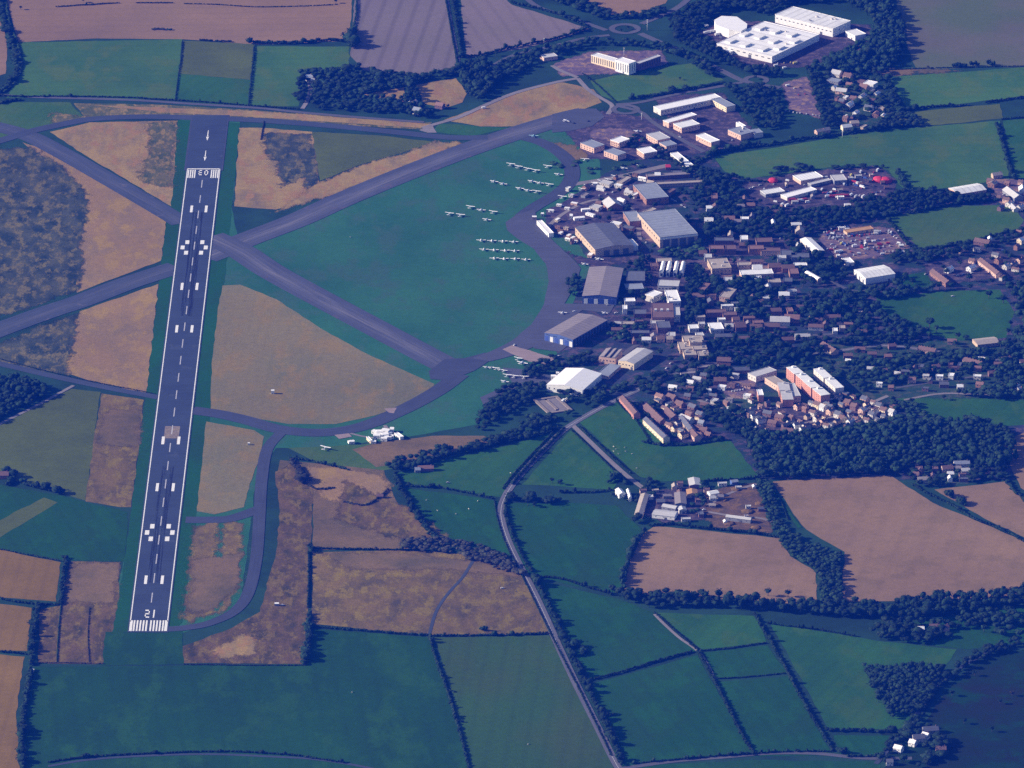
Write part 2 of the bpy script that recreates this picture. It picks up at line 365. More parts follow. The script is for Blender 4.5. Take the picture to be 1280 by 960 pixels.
# --- fields, back to front where they overlap   name, pixels, material, layer
FIELDS = [
 # north-west farmland
 ('pink', [(-60,-60),(449,-60),(440,0),(437,51),(322,56),(228,49),(120,48),(22,53),(14,22),(4,-20)], 2),
 ('pink', [(-60,20),(4,22),(9,60),(7,92),(-60,112)], 2),
 ('green_a', [(22,53),(228,49),(219,125),(100,122),(8,122),(26,92)], 2),
 ('olive', [(229,51),(318,55),(315,100),(223,92)], 2), ('green_b', [(223,92),(315,100),(312,133),(219,126)], 2),
 ('green_a', [(318,58),(437,58),(436,88),(378,94),(373,133),(312,133)], 2),
 ('purple', [(447,-60),(553,-60),(571,86),(520,94),(455,88),(438,70),(441,30)], 2),
 ('purple_b', [(570,-60),(610,-20),(640,6),(738,36),(690,52),(640,63),(583,72)], 2),
 ('pink', [(715,-60),(870,-60),(832,4),(795,18),(760,18),(735,8)], 2),
 ('green_d', [(-60,128),(88,128),(106,150),(62,162),(-60,195)], 2),
 ('scrub_c', [(92,129),(200,131),(320,138),(540,153),(528,162),(330,151),(228,146),(150,147),(108,150)], 2),
 ('ochre', [(110,131),(320,139),(540,155),(526,160),(330,147),(200,140)], 3),
 ('ochre', [(455,118),(505,109),(509,128),(478,125)], 3),
 ('ochre', [(520,106),(570,98),(584,116),(578,128),(556,135),(530,130)], 3),
 ('ochre', [(640,118),(700,102),(742,112),(752,128),(720,140),(650,158),(600,158),(555,150)], 2),
 ('green_b', [(548,154),(600,158),(636,160),(590,170),(540,165)], 3),
 ('green_a', [(738,101),(800,88),(865,79),(905,100),(850,112),(770,127),(752,120)], 3),
 # airfield between runways
 ('airfield', [(300,308),(430,252),(580,190),(660,165),(710,160),(745,152),(752,230),(700,270),(742,330),(700,440),(640,478),(600,530),(500,548),(400,560),(345,560),(320,600),(300,760),(210,800),(130,800),(170,640),(200,420),(222,250),(225,146),(300,152),(290,262)], 1),
 ('strip', [(222,150),(300,154),(286,300),(262,520),(245,650),(228,778),(212,792),(130,830),(150,735),(164,640),(182,490),(207,285),(213,235)], 3),
 ('ochre', [(62,165),(112,153),(222,151),(214,258),(190,244),(150,220),(108,195)], 4),
 ('scrub_c', [(184,152),(222,151),(214,235),(190,233),(172,222),(186,190)], 5),
 ('tan', [(28,178),(70,190),(150,240),(208,276),(201,326),(96,366),(92,300),(80,230)], 3),
 ('scrub', [(-60,200),(0,186),(40,184),(75,205),(108,238),(112,262),(102,300),(106,330),(98,362),(40,384),(-60,412)], 4),
 ('tan', [(198,355),(183,492),(120,478),(80,466),(86,420),(100,389)], 4),
 ('scrub', [(-60,450),(0,430),(60,404),(98,391),(94,420),(85,468),(40,462),(-60,446)], 5),
 ('ochre', [(299,160),(330,160),(392,165),(400,246),(345,262),(293,258)], 4),
 ('scrub', [(330,166),(388,168),(398,200),(400,238),(385,240),(378,222),(352,236),(345,205),(330,190)], 5),
 ('olive', [(390,165),(480,170),(545,178),(500,192),(450,206),(400,226)], 5),
 ('ochre', [(545,177),(580,178),(500,213),(420,243),(345,265),(398,228),(450,207),(500,193)], 6),
 ('oval', [(278,357),(300,356),(345,374),(400,410),(460,443),(543,480),(536,492),(505,508),(470,519),(420,530),(360,530),(300,520),(263,514),(265,450),(272,390)], 4),
 # west side
 ('olive', [(-60,560),(0,530),(90,486),(126,490),(107,626),(80,618),(0,596),(-60,590)], 3),
 ('green_c', [(-60,600),(0,606),(80,620),(108,628),(160,640),(156,702),(80,700),(0,688),(-60,680)], 2),
 ('olive', [(-10,690),(-10,655),(55,622),(72,628),(0,672)], 3),
 ('scrub_d', [(127,492),(180,500),(164,634),(150,634),(107,627),(116,560)], 4),
 ('brown', [(130,512),(177,512),(175,560),(120,556)], 5),
 ('pink_c', [(-60,680),(0,687),(76,703),(70,752),(0,747),(-60,742)], 3),
 ('pink_c', [(-60,750),(0,755),(40,760),(34,814),(-60,812)], 3),
 ('pink_c', [(-60,818),(0,818),(31,821),(20,890),(24,965),(-60,965)], 3),
 ('scrub_b', [(86,702),(150,703),(147,760),(130,830),(48,829),(50,762),(76,757)], 4),
 ('brown', [(88,703),(148,704),(145,755),(80,752)], 5),
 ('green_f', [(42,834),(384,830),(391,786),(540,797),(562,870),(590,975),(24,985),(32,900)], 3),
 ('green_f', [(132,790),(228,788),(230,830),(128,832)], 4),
 ('green_e', [(543,797),(686,794),(728,868),(778,985),(592,985),(566,870)], 3),
 ('scrub_b', [(228,808),(290,785),(325,765),(345,690),(350,640),(344,590),(372,575),(392,600),(388,700),(384,830),(228,829)], 4),
 ('ochre', [(265,812),(300,795),(318,790),(322,818),(270,824)], 5),
 # beside the parallel taxiway
 ('oval', [(258,527),(318,538),(330,546),(322,580),(312,605),(305,634),(268,643),(246,639),(251,590)], 5),
 ('scrub_d', [(243,656),(274,653),(270,765),(234,780),(228,774)], 5),
 ('scrub_d', [(279,652),(305,653),(298,735),(285,762),(273,768)], 5),
 ('brown', [(240,700),(303,690),(298,735),(270,762),(236,768)], 6),
 # heath south of the airfield
 ('brown', [(350,575),(480,588),(500,636),(524,670),(510,686),(390,688),(392,630),(345,600)], 3),
 ('tan', [(382,582),(424,584),(478,594),(487,606),(478,622),(440,632),(405,624),(386,606)], 5),
 ('tan', [(452,632),(500,634),(523,668),(512,675),(482,655)], 5),
 ('scrub_d', [(391,690),(510,688),(588,693),(660,716),(686,792),(560,796),(470,788),(390,780)], 4),
 ('brown', [(400,692),(500,690),(640,708),(655,722),(560,712),(440,712)], 5),
 ('green_d', [(360,560),(450,556),(560,546),(610,548),(570,570),(480,588),(400,580)], 2),
 ('brown', [(440,562),(480,552),(540,545),(605,545),(618,552),(545,573),(470,584)], 4),
 # pastures along the lane
 ('green_b', [(495,592),(560,574),(640,556),(694,540),(652,598),(630,622),(570,614),(508,604)], 3),
 ('green_c', [(508,610),(570,618),(622,626),(624,645),(644,695),(560,672),(526,655)], 3),
 ('green_b', [(715,537),(776,596),(766,612),(700,608),(652,606)], 3),
 ('green_b', [(722,526),(776,500),(805,520),(838,555),(878,556),(912,550),(950,598),(880,600),(822,602),(800,596)], 3),
 ('green_c', [(634,629),(700,628),(770,632),(802,662),(778,742),(720,733),(656,717),(637,680)], 3),
 ('green_c', [(672,726),(770,748),(815,765),(870,814),(738,850)], 3),
 ('green_c', [(736,856),(872,819),(942,944),(775,960)], 3),
 ('green_b', [(818,766),(946,770),(958,803),(878,812)], 3),
 ('green_c', [(880,816),(960,807),(984,842),(894,850)], 3),
 ('green_c', [(893,853),(986,845),(1040,944),(945,946)], 3),
 ('green_b', [(962,778),(1090,800),(1196,812),(1170,850),(1128,912),(1036,912)], 3),
 ('green_c', [(1042,919),(1120,920),(1100,950),(1050,944)], 3),
 ('green_c', [(1130,780),(1290,755),(1290,800),(1210,812),(1110,800)], 2),
 ('green_c', [(780,958),(945,950),(1100,952),(1100,1000),(780,1000)], 2),
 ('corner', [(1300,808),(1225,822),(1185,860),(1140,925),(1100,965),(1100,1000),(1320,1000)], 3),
 ('pink_b', [(818,658),(870,662),(975,673),(988,695),(1020,715),(1022,755),(870,750),(778,744),(788,700),(803,668)], 4),
 ('pink_b', [(966,602),(1112,594),(1165,628),(1230,655),(1320,692),(1320,742),(1200,750),(1052,752),(1056,690),(1008,662),(988,636)], 4),
 ('pink_b', [(1168,612),(1256,602),(1292,638),(1320,660),(1320,690),(1230,648)], 4),
 ('pink_b', [(1262,548),(1320,525),(1320,640),(1276,610),(1264,585)], 4),
 # east side
 ('east_brown', [(1108,-60),(1340,-60),(1340,84),(1230,84),(1145,88),(1128,40)], 2),
 ('green_a', [(1106,97),(1280,84),(1340,82),(1340,118),(1230,126),(1136,138),(1122,116)], 3),
 ('green_a', [(892,196),(960,186),(1065,168),(1160,158),(1250,151),(1262,224),(1190,234),(1132,240),(1110,212),(1060,206),(930,224),(905,214)], 3),
 ('olive', [(1130,142),(1180,136),(1225,132),(1250,130),(1254,148),(1200,154),(1150,158),(1120,156)], 5),
 ('brown', [(1080,88),(1110,86),(1180,87),(1200,89),(1150,92),(1110,96)], 5),
 ('brown', [(690,178),(722,182),(735,196),(712,204),(700,196)], 5),
 ('scrub_b', [(430,600),(520,640),(560,672),(500,676),(420,650)], 6),
 ('scrub_c', [(60,140),(110,146),(100,152),(70,158)], 5),
 ('green_b', [(1254,150),(1340,140),(1340,226),(1268,222)], 3),
 ('green_d', [(1106,272),(1180,258),(1262,256),(1280,275),(1270,288),(1200,306),(1150,312),(1128,290)], 3),
 ('green_b', [(1095,372),(1180,364),(1250,362),(1268,390),(1258,422),(1205,428),(1140,412),(1105,398)], 3),
 ('green_b', [(1120,498),(1180,494),(1320,502),(1320,528),(1240,534),(1170,530)], 3),
 ('green_c', [(1120,345),(1160,340),(1168,356),(1130,362)], 3),
 # campus, yards, car parks
 ('campus', [(690,262),(760,215),(880,175),(905,218),(1000,225),(1120,240),(1290,240),(1290,600),(940,600),(905,550),(780,498),(720,490),(690,430),(740,330)], 2),
 ('village', [(1040,425),(1290,425),(1290,500),(1120,498),(1000,520),(960,470)], 3),
 ('yard_d', [(690,150),(752,138),(905,160),(935,185),(900,190),(800,200),(730,200),(715,176)], 2),
 ('yard', [(738,160),(790,160),(800,172),(760,178),(735,172)], 3),
 ('yard_d', [(812,120),(905,115),(950,170),(900,190),(850,170)], 3),
 ('yard', [(688,80),(735,64),(828,62),(838,80),(790,92),(740,94),(700,96)], 3),
 ('yard_d', [(868,40),(905,25),(1090,30),(1095,60),(1010,85),(930,85)], 3),
 ('yard', [(974,104),(1010,94),(1030,140),(1026,150),(985,138)], 4),
 ('village', [(1010,90),(1092,96),(1130,150),(1060,166),(1035,150)], 3),
 ('yard_d', [(925,228),(1000,214),(1100,206),(1120,222),(1124,252),(1010,262),(960,262),(935,246)], 4),
 ('yard', [(1022,292),(1060,282),(1120,284),(1140,310),(1100,322),(1040,330),(1026,318)], 4),
 ('yard_d', [(680,262),(735,240),(800,225),(835,260),(740,285),(700,300),(680,285)], 4),
 ('yard_d', [(800,330),(860,330),(862,410),(800,420)], 4),
 ('yard_d', [(790,500),(850,505),(900,545),(868,556),(828,552),(800,520)], 4),
 ('village', [(1010,488),(1120,505),(1112,535),(1000,552),(900,530),(900,490)], 4),
 ('yard_d', [(690,305),(722,318),(742,325),(800,318),(826,330),(880,330),(878,345),(820,345),(780,330),(740,335),(722,330)], 6),
 ('yard', [(790,262),(800,268),(826,300),(810,305),(792,285),(780,275)], 6),
 ('yard', [(862,325),(920,322),(975,330),(980,345),(930,350),(885,348)], 6),
 ('yard_d', [(880,298),(1000,296),(1005,318),(890,322)], 6),
 ('yard_d', [(760,395),(800,398),(850,412),(855,425),(800,426),(765,410)], 6),
 ('yard', [(905,478),(945,472),(950,498),(905,500)], 6),
 ('yard_d', [(1150,330),(1260,318),(1285,330),(1270,345),(1190,356),(1160,352)], 6),
 ('yard', [(1232,222),(1290,225),(1290,262),(1250,258),(1240,240)], 6),
 ('yard_d', [(940,508),(1010,505),(1100,500),(1112,520),(1040,530),(960,540)], 6),
 ('earth', [(880,612),(945,602),(962,640),(970,668),(890,660),(870,640)], 5),
 ('yard_d', [(800,615),(880,605),(885,650),(830,655),(798,642)], 5),
 ('village', [(1135,585),(1215,580),(1215,606),(1160,610)], 4),
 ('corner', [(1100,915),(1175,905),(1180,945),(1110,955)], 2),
]
NAMES = {'campus': 'campus_ground', 'village': 'garden_ground', 'yard': 'yard_ground', 'yard_d': 'yard_ground', 'earth': 'bare_earth_ground',
         'strip': 'airfield_grass_ground', 'airfield': 'airfield_grass_ground'}
for i, (mk, px, lay) in enumerate(FIELDS):
    if (mk in ('scrub', 'scrub_b', 'scrub_c', 'brown', 'ochre', 'tan', 'scrub_d') and lay >= 5) or (mk == 'scrub') or mk in ('yard', 'yard_d', 'earth', 'village'):
        soft_sheet(NAMES.get(mk, 'field'), px, M[mk], lay + (i % 7)*.14, width=18 if mk[0] in 'yev' else 30, outer=3 if mk[0] in 'yev' else 10); continue
    sheet(NAMES.get(mk, 'field'), px, M[mk], lay + (i % 7)*.14, amp=.9 if mk in ('strip','airfield','oval','pink','purple') else 1.3)

# --- taxiways and roads
def poly_pave(name, px, mat, layer):
    o = sheet(name, px, M[mat], layer, amp=.8)
    me = o.data; l = me.uv_layers.new(name='UVMap')
    for lp in me.loops:
        v = me.vertices[lp.vertex_index].co; l.data[lp.index].uv = (v.x, v.y)
    return o
L0 = 9
road('taxiway', [(-30,152),(30,168),(75,190),(135,224),(200,262),(228,279)], 34, M['taxi_b'], L0)
road('taxiway', [(-60,436),(0,412),(60,390),(100,377),(160,354),(222,334)], 42, M['taxi_b'], L0+.5)
road('taxiway', [(255,322),(280,312),(310,299),(370,276),(430,249),(500,220),(580,189),(650,165),(700,150),(735,141)], 46, M['taxi'], L0+.5)
road('taxiway', [(262,296),(300,314),(340,340),(400,373),(460,405),(520,437),(560,458)], 46, M['taxi'], L0+1)
poly_pave('taxiway', [(690,143),(720,136),(745,136),(756,146),(740,158),(712,164),(690,166)], 'taxi', L0+1.5)
poly_pave('taxiway', [(556,449),(580,448),(606,441),(618,448),(592,464),(560,476),(538,474),(536,464)], 'taxi_c', L0+1.6)
road('taxiway', [(655,172),(676,178),(698,190),(713,206),(714,224),(700,240),(670,258),(652,272),(650,284)], 22, M['taxi_c'], L0+2)
poly_pave('apron', [(632,278),(646,268),(668,262),(672,280),(690,300),(712,320),(726,336),(722,350),(708,376),(698,394),(688,412),(672,432),(640,445),(612,452),(590,448),(612,440),(640,426),(664,406),(680,380),(686,352),(682,330),(668,312),(646,298),(634,288)], 'apron', L0+2.4)
poly_pave('apron', [(690,380),(728,380),(770,378),(762,392),(728,388),(690,412),(672,424),(690,404)], 'apron', L0+2.6)
poly_pave('apron', [(658,425),(680,418),(716,428),(700,440),(668,436)], 'apron', L0+2.5)
poly_pave('apron', [(628,437),(640,432),(694,448),(684,456),(660,452)], 'apron_pale', L0+2.9)
poly_pave('apron', [(628,460),(655,462),(690,470),(686,482),(660,484),(640,478)], 'apron', L0+2.7)
poly_pave('apron', [(600,497),(640,480),(648,484),(620,498),(604,506)], 'apron', L0+2.2)
road('taxiway', [(240,513),(275,518),(310,526),(350,537),(400,541),(450,534),(500,514),(545,490),(575,468)], 26, M['taxi_c'], L0+1)
road('taxiway', [(352,540),(334,562),(327,600),(324,650),(320,700),(310,742),(292,765),(262,779),(232,785),(205,787)], 15, M['taxi_c'], L0+1.3)
road('taxiway', [(232,650),(262,650),(290,648),(326,636)], 20, M['taxi_c'], L0+1.1)
road('taxiway', [(-60,442),(0,455),(60,469),(130,484),(198,497)], 14, M['taxi_d'], L0+1)
road('taxiway', [(-60,192),(0,176),(40,164),(80,155),(115,149),(180,146),(260,148),(330,151),(420,158),(500,166),(560,172),(610,172)], 19, M['taxi_d'], L0+.8)
poly_pave('apron', [(418,544),(436,542),(440,546),(424,549)], 'apron_pale', L0+2)
poly_pave('apron', [(480,511),(496,510),(492,517),(486,516)], 'apron_pale', L0+2)
road('path', [(438,542),(455,546),(470,548)], 4, M['road_pale'], L0+2.1)
road('path', [(481,532),(486,540),(488,546)], 5, M['road_pale'], L0+2.1)

road('road', [(-60,116),(0,119),(60,122),(160,125),(240,130),(320,135),(380,141),(450,147),(530,153)], 8, M['road'], L0)
road('road', [(528,160),(545,155),(575,146),(610,130),(645,116),(690,104),(722,98)], 8, M['road_pale'], L0+.2)
poly_pave('road', [(524,163),(540,155),(546,166),(534,166)], 'road_pale', L0+.3)
road('road', [(640,-20),(668,6),(700,18),(735,30),(758,38)], 9, M['road'], L0)
road('road', [(600,92),(640,70),(690,58),(730,48),(762,44)], 8, M['road'], L0+.1)
road('road', [(802,30),(830,18),(852,6),(880,-20)], 10, M['road'], L0+.1)
road('road', [(800,42),(832,56),(870,72),(905,90),(932,102),(975,110)], 11, M['road'], L0+.2)
road('road', [(928,103),(890,110),(850,117),(800,128),(770,131)], 8, M['road'], L0+.3)
road('road', [(722,98),(735,112),(750,122),(765,132),(760,143)], 7, M['road_pale'], L0+.4)
road('road', [(770,132),(800,140),(815,152),(840,168),(880,190)], 8, M['road'], L0+.4)
def ring(cx, cy, r, wd, lay, mat='road'):
    c = P(cx, cy); W = [c+np.array([cos(a)*r, sin(a)*r, 0]) for a in np.linspace(0, 2*pi, 41)]
    link('roundabout_road', ribbon_mesh('roundabout_road', W, wd, M[mat], lay*Z_STEP), kind='structure')
ring(781, 36, 19, 9, L0+.5); ring(945, 100, 15, 8, L0+.5); ring(782, 137, 17, 8, L0+.6)
MAIN_ROAD = [(790,985),(770,955),(745,905),(720,855),(700,812),(684,776),(666,738),(646,700),(632,668),(626,640),(634,616),(652,592),(676,566),(700,542),(716,530),(745,513),(775,498),(810,482),(850,466),(890,456),(930,450),(980,446),(1040,440),(1100,432),(1160,438),(1240,450),(1300,452)]
road('road', MAIN_ROAD, 9.5, M['road_main'], L0+.5)
Wm = smooth_path([P(*p) for p in MAIN_ROAD])
link('road_centre_line', ribbon_mesh('road_centre_line', Wm, .35, M['dashline'], (L0+.9)*Z_STEP), kind='structure')
road('road', [(716,532),(735,550),(758,572),(780,592),(798,606),(815,618)], 7, M['road_pale'], L0+.4)
road('road', [(60,958),(110,950),(180,945),(260,943),(340,946),(400,950),(470,962),(560,985)], 5, M['taxi_d'], L0)
road('road', [(770,962),(840,952),(900,947),(960,942),(1020,942),(1080,948),(1140,948)], 8, M['road'], L0+.1)
road('path', [(92,482),(70,494),(48,506),(20,520),(-20,540)], 5, M['road_pale'], L0+.1)
road('path', [(592,700),(578,722),(560,742),(545,765),(536,795)], 4, M['taxi_d'], L0+.1)
road('path', [(818,768),(832,782),(850,798),(872,814),(885,832),(894,852)], 4, M['road_pale'], L0+.1)
road('path', [(378,136),(384,126),(388,112),(386,103)], 6, M['road_pale'], L0+.2)
road('path', [(690,82),(700,88),(722,97)], 7, M['road_pale'], L0+.1)
road('path', [(557,-10),(562,20),(568,50),(574,80)], 5, M['road'], L0+.1)
# lanes through the campus
road('road', [(708,232),(770,222),(812,212),(835,207)], 12, M['road_pale'], L0+1)
road('road', [(672,300),(700,270),(745,250),(790,262),(800,300)], 6, M['road_pale'], L0+.3)
road('road', [(885,330),(905,300),(900,262),(870,220),(860,200)], 6, M['road'], L0+.3)
road('road', [(770,452),(800,430),(860,420),(900,424),(960,422),(1040,418)], 7, M['road'], L0+.4)
road('road', [(878,332),(872,380),(866,420)], 6, M['road'], L0+.2)
road('road', [(872,500),(905,512),(940,528),(1000,530),(1060,515),(1110,495)], 6, M['road_pale'], L0+.4)
road('road', [(920,530),(945,545),(955,556)], 5, M['road_pale'], L0+.5)
road('road', [(940,300),(1000,330),(1060,362),(1100,362)], 6, M['road'], L0+.4)
road('road', [(1130,500),(1180,492),(1240,494),(1260,488)], 5, M['road_pale'], L0+.4)
road('road', [(1120,485),(1180,476),(1240,470),(1300,476)], 5, M['road'], L0+.4)
road('road', [(1110,330),(1180,318),(1260,300),(1300,296)], 6, M['road'], L0+.4)
road('path', [(885,632),(905,620),(930,610),(950,604)], 5, M['road_pale'], L0+.5)
road('path', [(885,640),(915,645),(950,648),(972,655)], 5, M['road_pale'], L0+.5)
road('path', [(1000,660),(985,640),(966,612)], 5, M['strip'], L0)
road('path', [(1095,955),(1120,925),(1150,888),(1165,862),(1195,838),(1240,812)], 6, M['taxi_d'], L0+.3)

# --- runway with its markings (metres: u across, v along, from the near threshold)
R0, R1 = P(184.7, 790), P(254.6, 211.5)
RL = np.linalg.norm(R1-R0); rd = (R1-R0)/RL; rn = np.array([rd[1], -rd[0], 0])
print('runway threshold distance', RL)
def RW(u, v, z): q = R0+rd*v+rn*u; return (q[0], q[1], z)
ZR = (L0+3)*Z_STEP
def rect(u0, u1, v0, v1, z, n=1):
    return [RW(u0, v0, z), RW(u1, v0, z), RW(u1, v1, z), RW(u0, v1, z)]
def rwmesh(name, rects, mat, z, uv=False):
    V, F = [], []
    for r in rects:
        F.append(tuple(range(len(V), len(V)+4))); V += rect(*r, z)
    return link(name, mesh(name, V, F, [mat], uv=[(v[0], v[1]) for v in V]), kind='structure')
V_END = np.dot(P(259.5, 144)-R0, rd)
rwmesh('runway_shoulder', [(-27, 27, RL-6, V_END)], M['taxi_c'], ZR-.05)
rwmesh('runway', [(-24.5, 24.5, -2, V_END-4)], M['runway'], ZR)
ZP = ZR+.03
marks = [(-23, -21.8, 30, RL), (21.8, 23, 30, RL), (-22.5, 22.5, RL-1.5, RL+1.5)]
# near threshold: two groups of six bars
for s in (-1, 1):
    for k in range(6):
        u = s*(2.6+k*3.7); marks.append((u-1.0, u+1.0, 2, 34)) if k < 5 else marks.append((u-1.7, u+1.7, 2, 34))
# far threshold: two groups of four bars
for s in (-1, 1):
    for k in range(4):
        u = s*(11.5+k*3.0); marks.append((u-.85, u+.85, RL-36, RL-4))
# touchdown-zone pairs and aiming points, measured from each threshold
for v in (158, 452, 607): marks += [(-11.8, -8.2, v-13, v+13), (8.2, 11.8, v-13, v+13)]
for v in (158, 452, 607): marks += [(-11.8, -8.2, RL-v-13, RL-v+13), (8.2, 11.8, RL-v-13, RL-v+13)]
for vc, s1 in ((306, 1), (RL-306, -1)):
    for s in (-1, 1):
        marks += [(min(s*7.5, s*12.8), max(s*7.5, s*12.8), vc+13, vc+27), (min(s*13, s*18.3), max(s*13, s*18.3), vc-7, vc+7),
                  (min(s*7.5, s*12.8), max(s*7.5, s*12.8), vc-27, vc-13)]
rwmesh('runway_markings', marks, M['paint'], ZP)
dash = []
v = 88
while v < RL-30:
    dash.append((-.65, .65, v, v+30)); v += 60.0
rwmesh('runway_centre_line', dash, M['paint_dim'], ZP)
# numbers: 2 1 read from the near end, 0 3 read from the far end
def seg_digit(d, uc, vc, w_, h_, t, flip=1):
    S = {'2': 'abged', '1': 'i', '0': 'abcdef', '3': 'abgcd'}[d]; out = []
    tv = t*3.0
    for c in S:
        r = {'a': (-w_/2, w_/2, h_/2-tv, h_/2), 'd': (-w_/2, w_/2, -h_/2, -h_/2+tv), 'g': (-w_/2, w_/2, -tv/2, tv/2),
             'b': (w_/2-t, w_/2, 0, h_/2), 'c': (w_/2-t, w_/2, -h_/2, 0), 'f': (-w_/2, -w_/2+t, 0, h_/2), 'e': (-w_/2, -w_/2+t, -h_/2, 0),
             'i': (-t/2, t/2, -h_/2, h_/2)}[c]
        u0, u1, v0, v1 = [flip*q for q in r]
        out.append((uc+min(u0, u1), uc+max(u0, u1), vc+min(v0, v1), vc+max(v0, v1)))
    return out
seg = seg_digit('2', -3.2, 54, 5.4, 24, 1.2) + seg_digit('1', 4.8, 54, 4, 24, 1.6)
rwmesh('runway_number', seg, M['paint'], ZP+.01)
seg = seg_digit('0', 4.2, RL-15, 5.0, 20, 1.15, -1) + seg_digit('3', -4.2, RL-15, 4.6, 20, 1.1, -1)
rwmesh('runway_number', seg, M['paint'], ZP+.01)
# arrows before the displaced threshold
V, F = [], []
for v in (RL+36, RL+118):
    b0 = len(V); V += [RW(-.8, v+10, ZP), RW(.8, v+10, ZP), RW(.4, v+38, ZP), RW(-.4, v+38, ZP)]; F.append((b0, b0+1, b0+2, b0+3))
    b0 = len(V); V += [RW(0, v-4, ZP), RW(2.0, v+12, ZP), RW(-2.0, v+12, ZP)]; F.append((b0, b0+1, b0+2))
link('runway_arrows', mesh('runway_arrows', V, F, [M['paint']]), kind='structure')
mr_ = pave_mat('tyre_rubber', (.016, .02, .03), width=6, crack=.2)
b_ = mr_.node_tree.nodes['Principled BSDF']; nt_ = mr_.node_tree
nt_.links.new(ramp(nt_, noise(nt_, mapped(nt_, coords(nt_), scale=(1/1.6, 1/110, 1)), 1.0, 4, .6), [(.46, 0.0), (.62, .75)]), b_.inputs['Alpha'])
rwmesh('runway_tyre_marks', [(-8, -1.2, 150, 520), (1.2, 8, 150, 520), (-8, -1.2, RL-560, RL-170), (1.2, 8, RL-560, RL-170)], mr_, ZP-.02)
rwmesh('runway_worn_patch', [(-9.5, 9.6, 614, 655), (-9.0, -7.4, 596, 614.5), (7.4, 8.2, 600, 614.5)], M['rubber'], ZP-.015)

# --- haze
hb = [(-7600, -11501.5, -1), (7600, -11501.5, -1), (7600, 6600, -1), (-7600, 6600, -1)]
hv = hb + [(x, y, H_CAM+60) for x, y, z in hb]
hf = [(0, 3, 2, 1), (4, 5, 6, 7), (0, 1, 5, 4), (1, 2, 6, 5), (2, 3, 7, 6), (3, 0, 4, 7)]
hm = bpy.data.materials.new('haze'); hm.use_nodes = True; hn = hm.node_tree; hn.nodes.clear()
ho = hn.nodes.new('ShaderNodeOutputMaterial'); hp = hn.nodes.new('ShaderNodeVolumePrincipled')
hp.inputs['Color'].default_value = (*HAZE_COLOR, 1); hp.inputs['Density'].default_value = HAZE_DENSITY
hn.links.new(hp.outputs[0], ho.inputs['Volume'])
link('haze', mesh('haze', hv, hf, [hm]), kind='stuff')
# ================================================================== vegetation
import bmesh
def ico(sub):
    bm = bmesh.new(); bmesh.ops.create_icosphere(bm, subdivisions=sub, radius=1)
    v = np.array([q.co[:] for q in bm.verts]); f = np.array([[q.index for q in t.verts] for t in bm.faces]); bm.free(); return v, f
ICO1, ICO2, ICO3 = ico(1), ico(2), ico(3)
def blob(base, c, r, jit, flat=1.0):
    v, f = base
    v = v*(1+rng.uniform(-jit, jit, (len(v), 1)))*np.array([r, r, r*flat]) + np.array(c)
    return v, f
def leaf_tris(c, r, n, size, flat=1.0):
    d = rng.normal(size=(n, 3)); d[:, 2] = np.abs(d[:, 2])*.9-.25; d /= np.linalg.norm(d, axis=1)[:, None]
    ctr = np.array(c) + d*np.array([r, r, r*flat])*rng.uniform(.88, 1.16, (n, 1))
    V = np.repeat(ctr, 3, 0) + rng.normal(size=(n*3, 3))*size
    return V, np.arange(n*3).reshape(n, 3)
def join(parts):
    V, F, k = [], [], 0
    for v, f in parts: V.append(v); F.append(f+k); k += len(v)
    return np.concatenate(V), np.concatenate(F)
def crown_arrays(detail=2):
    "crown of unit radius, centre at the origin: uneven lobes with leaf sprays"
    parts = []
    if detail == 2:
        parts.append(blob(ICO2, (0, 0, -.05), .62, .16, .85))
        for k in range(9):
            a = k*2.4+rng.uniform(-.4, .4); rr = rng.uniform(.35, .62); z = rng.uniform(-.38, .5)
            parts.append(blob(ICO2, (cos(a)*rr, sin(a)*rr, z), rng.uniform(.24, .42), .2, .85))
        parts.append(leaf_tris((0, 0, 0), .92, 150, .10, .82))
    else:
        parts.append(blob(ICO2, (0, 0, 0), .78, .2, .85))
        for k in range(3):
            a = rng.uniform(0, 2*pi); parts.append(blob(ICO1, (cos(a)*.5, sin(a)*.5, rng.uniform(-.1, .45)), rng.uniform(.3, .5), .22, .9))
        parts.append(leaf_tris((0, 0, 0), .93, 34, .13, .82))
    return join(parts)
FOL = [foliage_mat('foliage_dark', (.008, .024, .012), (.022, .046, .018)),
       foliage_mat('foliage_deep', (.006, .019, .011), (.017, .038, .017)),
       foliage_mat('foliage_green', (.013, .034, .014), (.030, .062, .022)),
       foliage_mat('foliage_russet', (.020, .024, .018), (.042, .040, .026))]
BARK = flat_mat('bark', (.10, .08, .06), var=.3, scale=2)
CROWNS = [crown_arrays(2) for _ in range(7)]
LIGHT = [crown_arrays(1) for _ in range(12)]
CROWN_ME = {}
def crown_mesh(i, m):
    if (i, m) not in CROWN_ME:
        v, f = CROWNS[i]; CROWN_ME[(i, m)] = mesh('crown', v, f, [FOL[m]])
    return CROWN_ME[(i, m)]
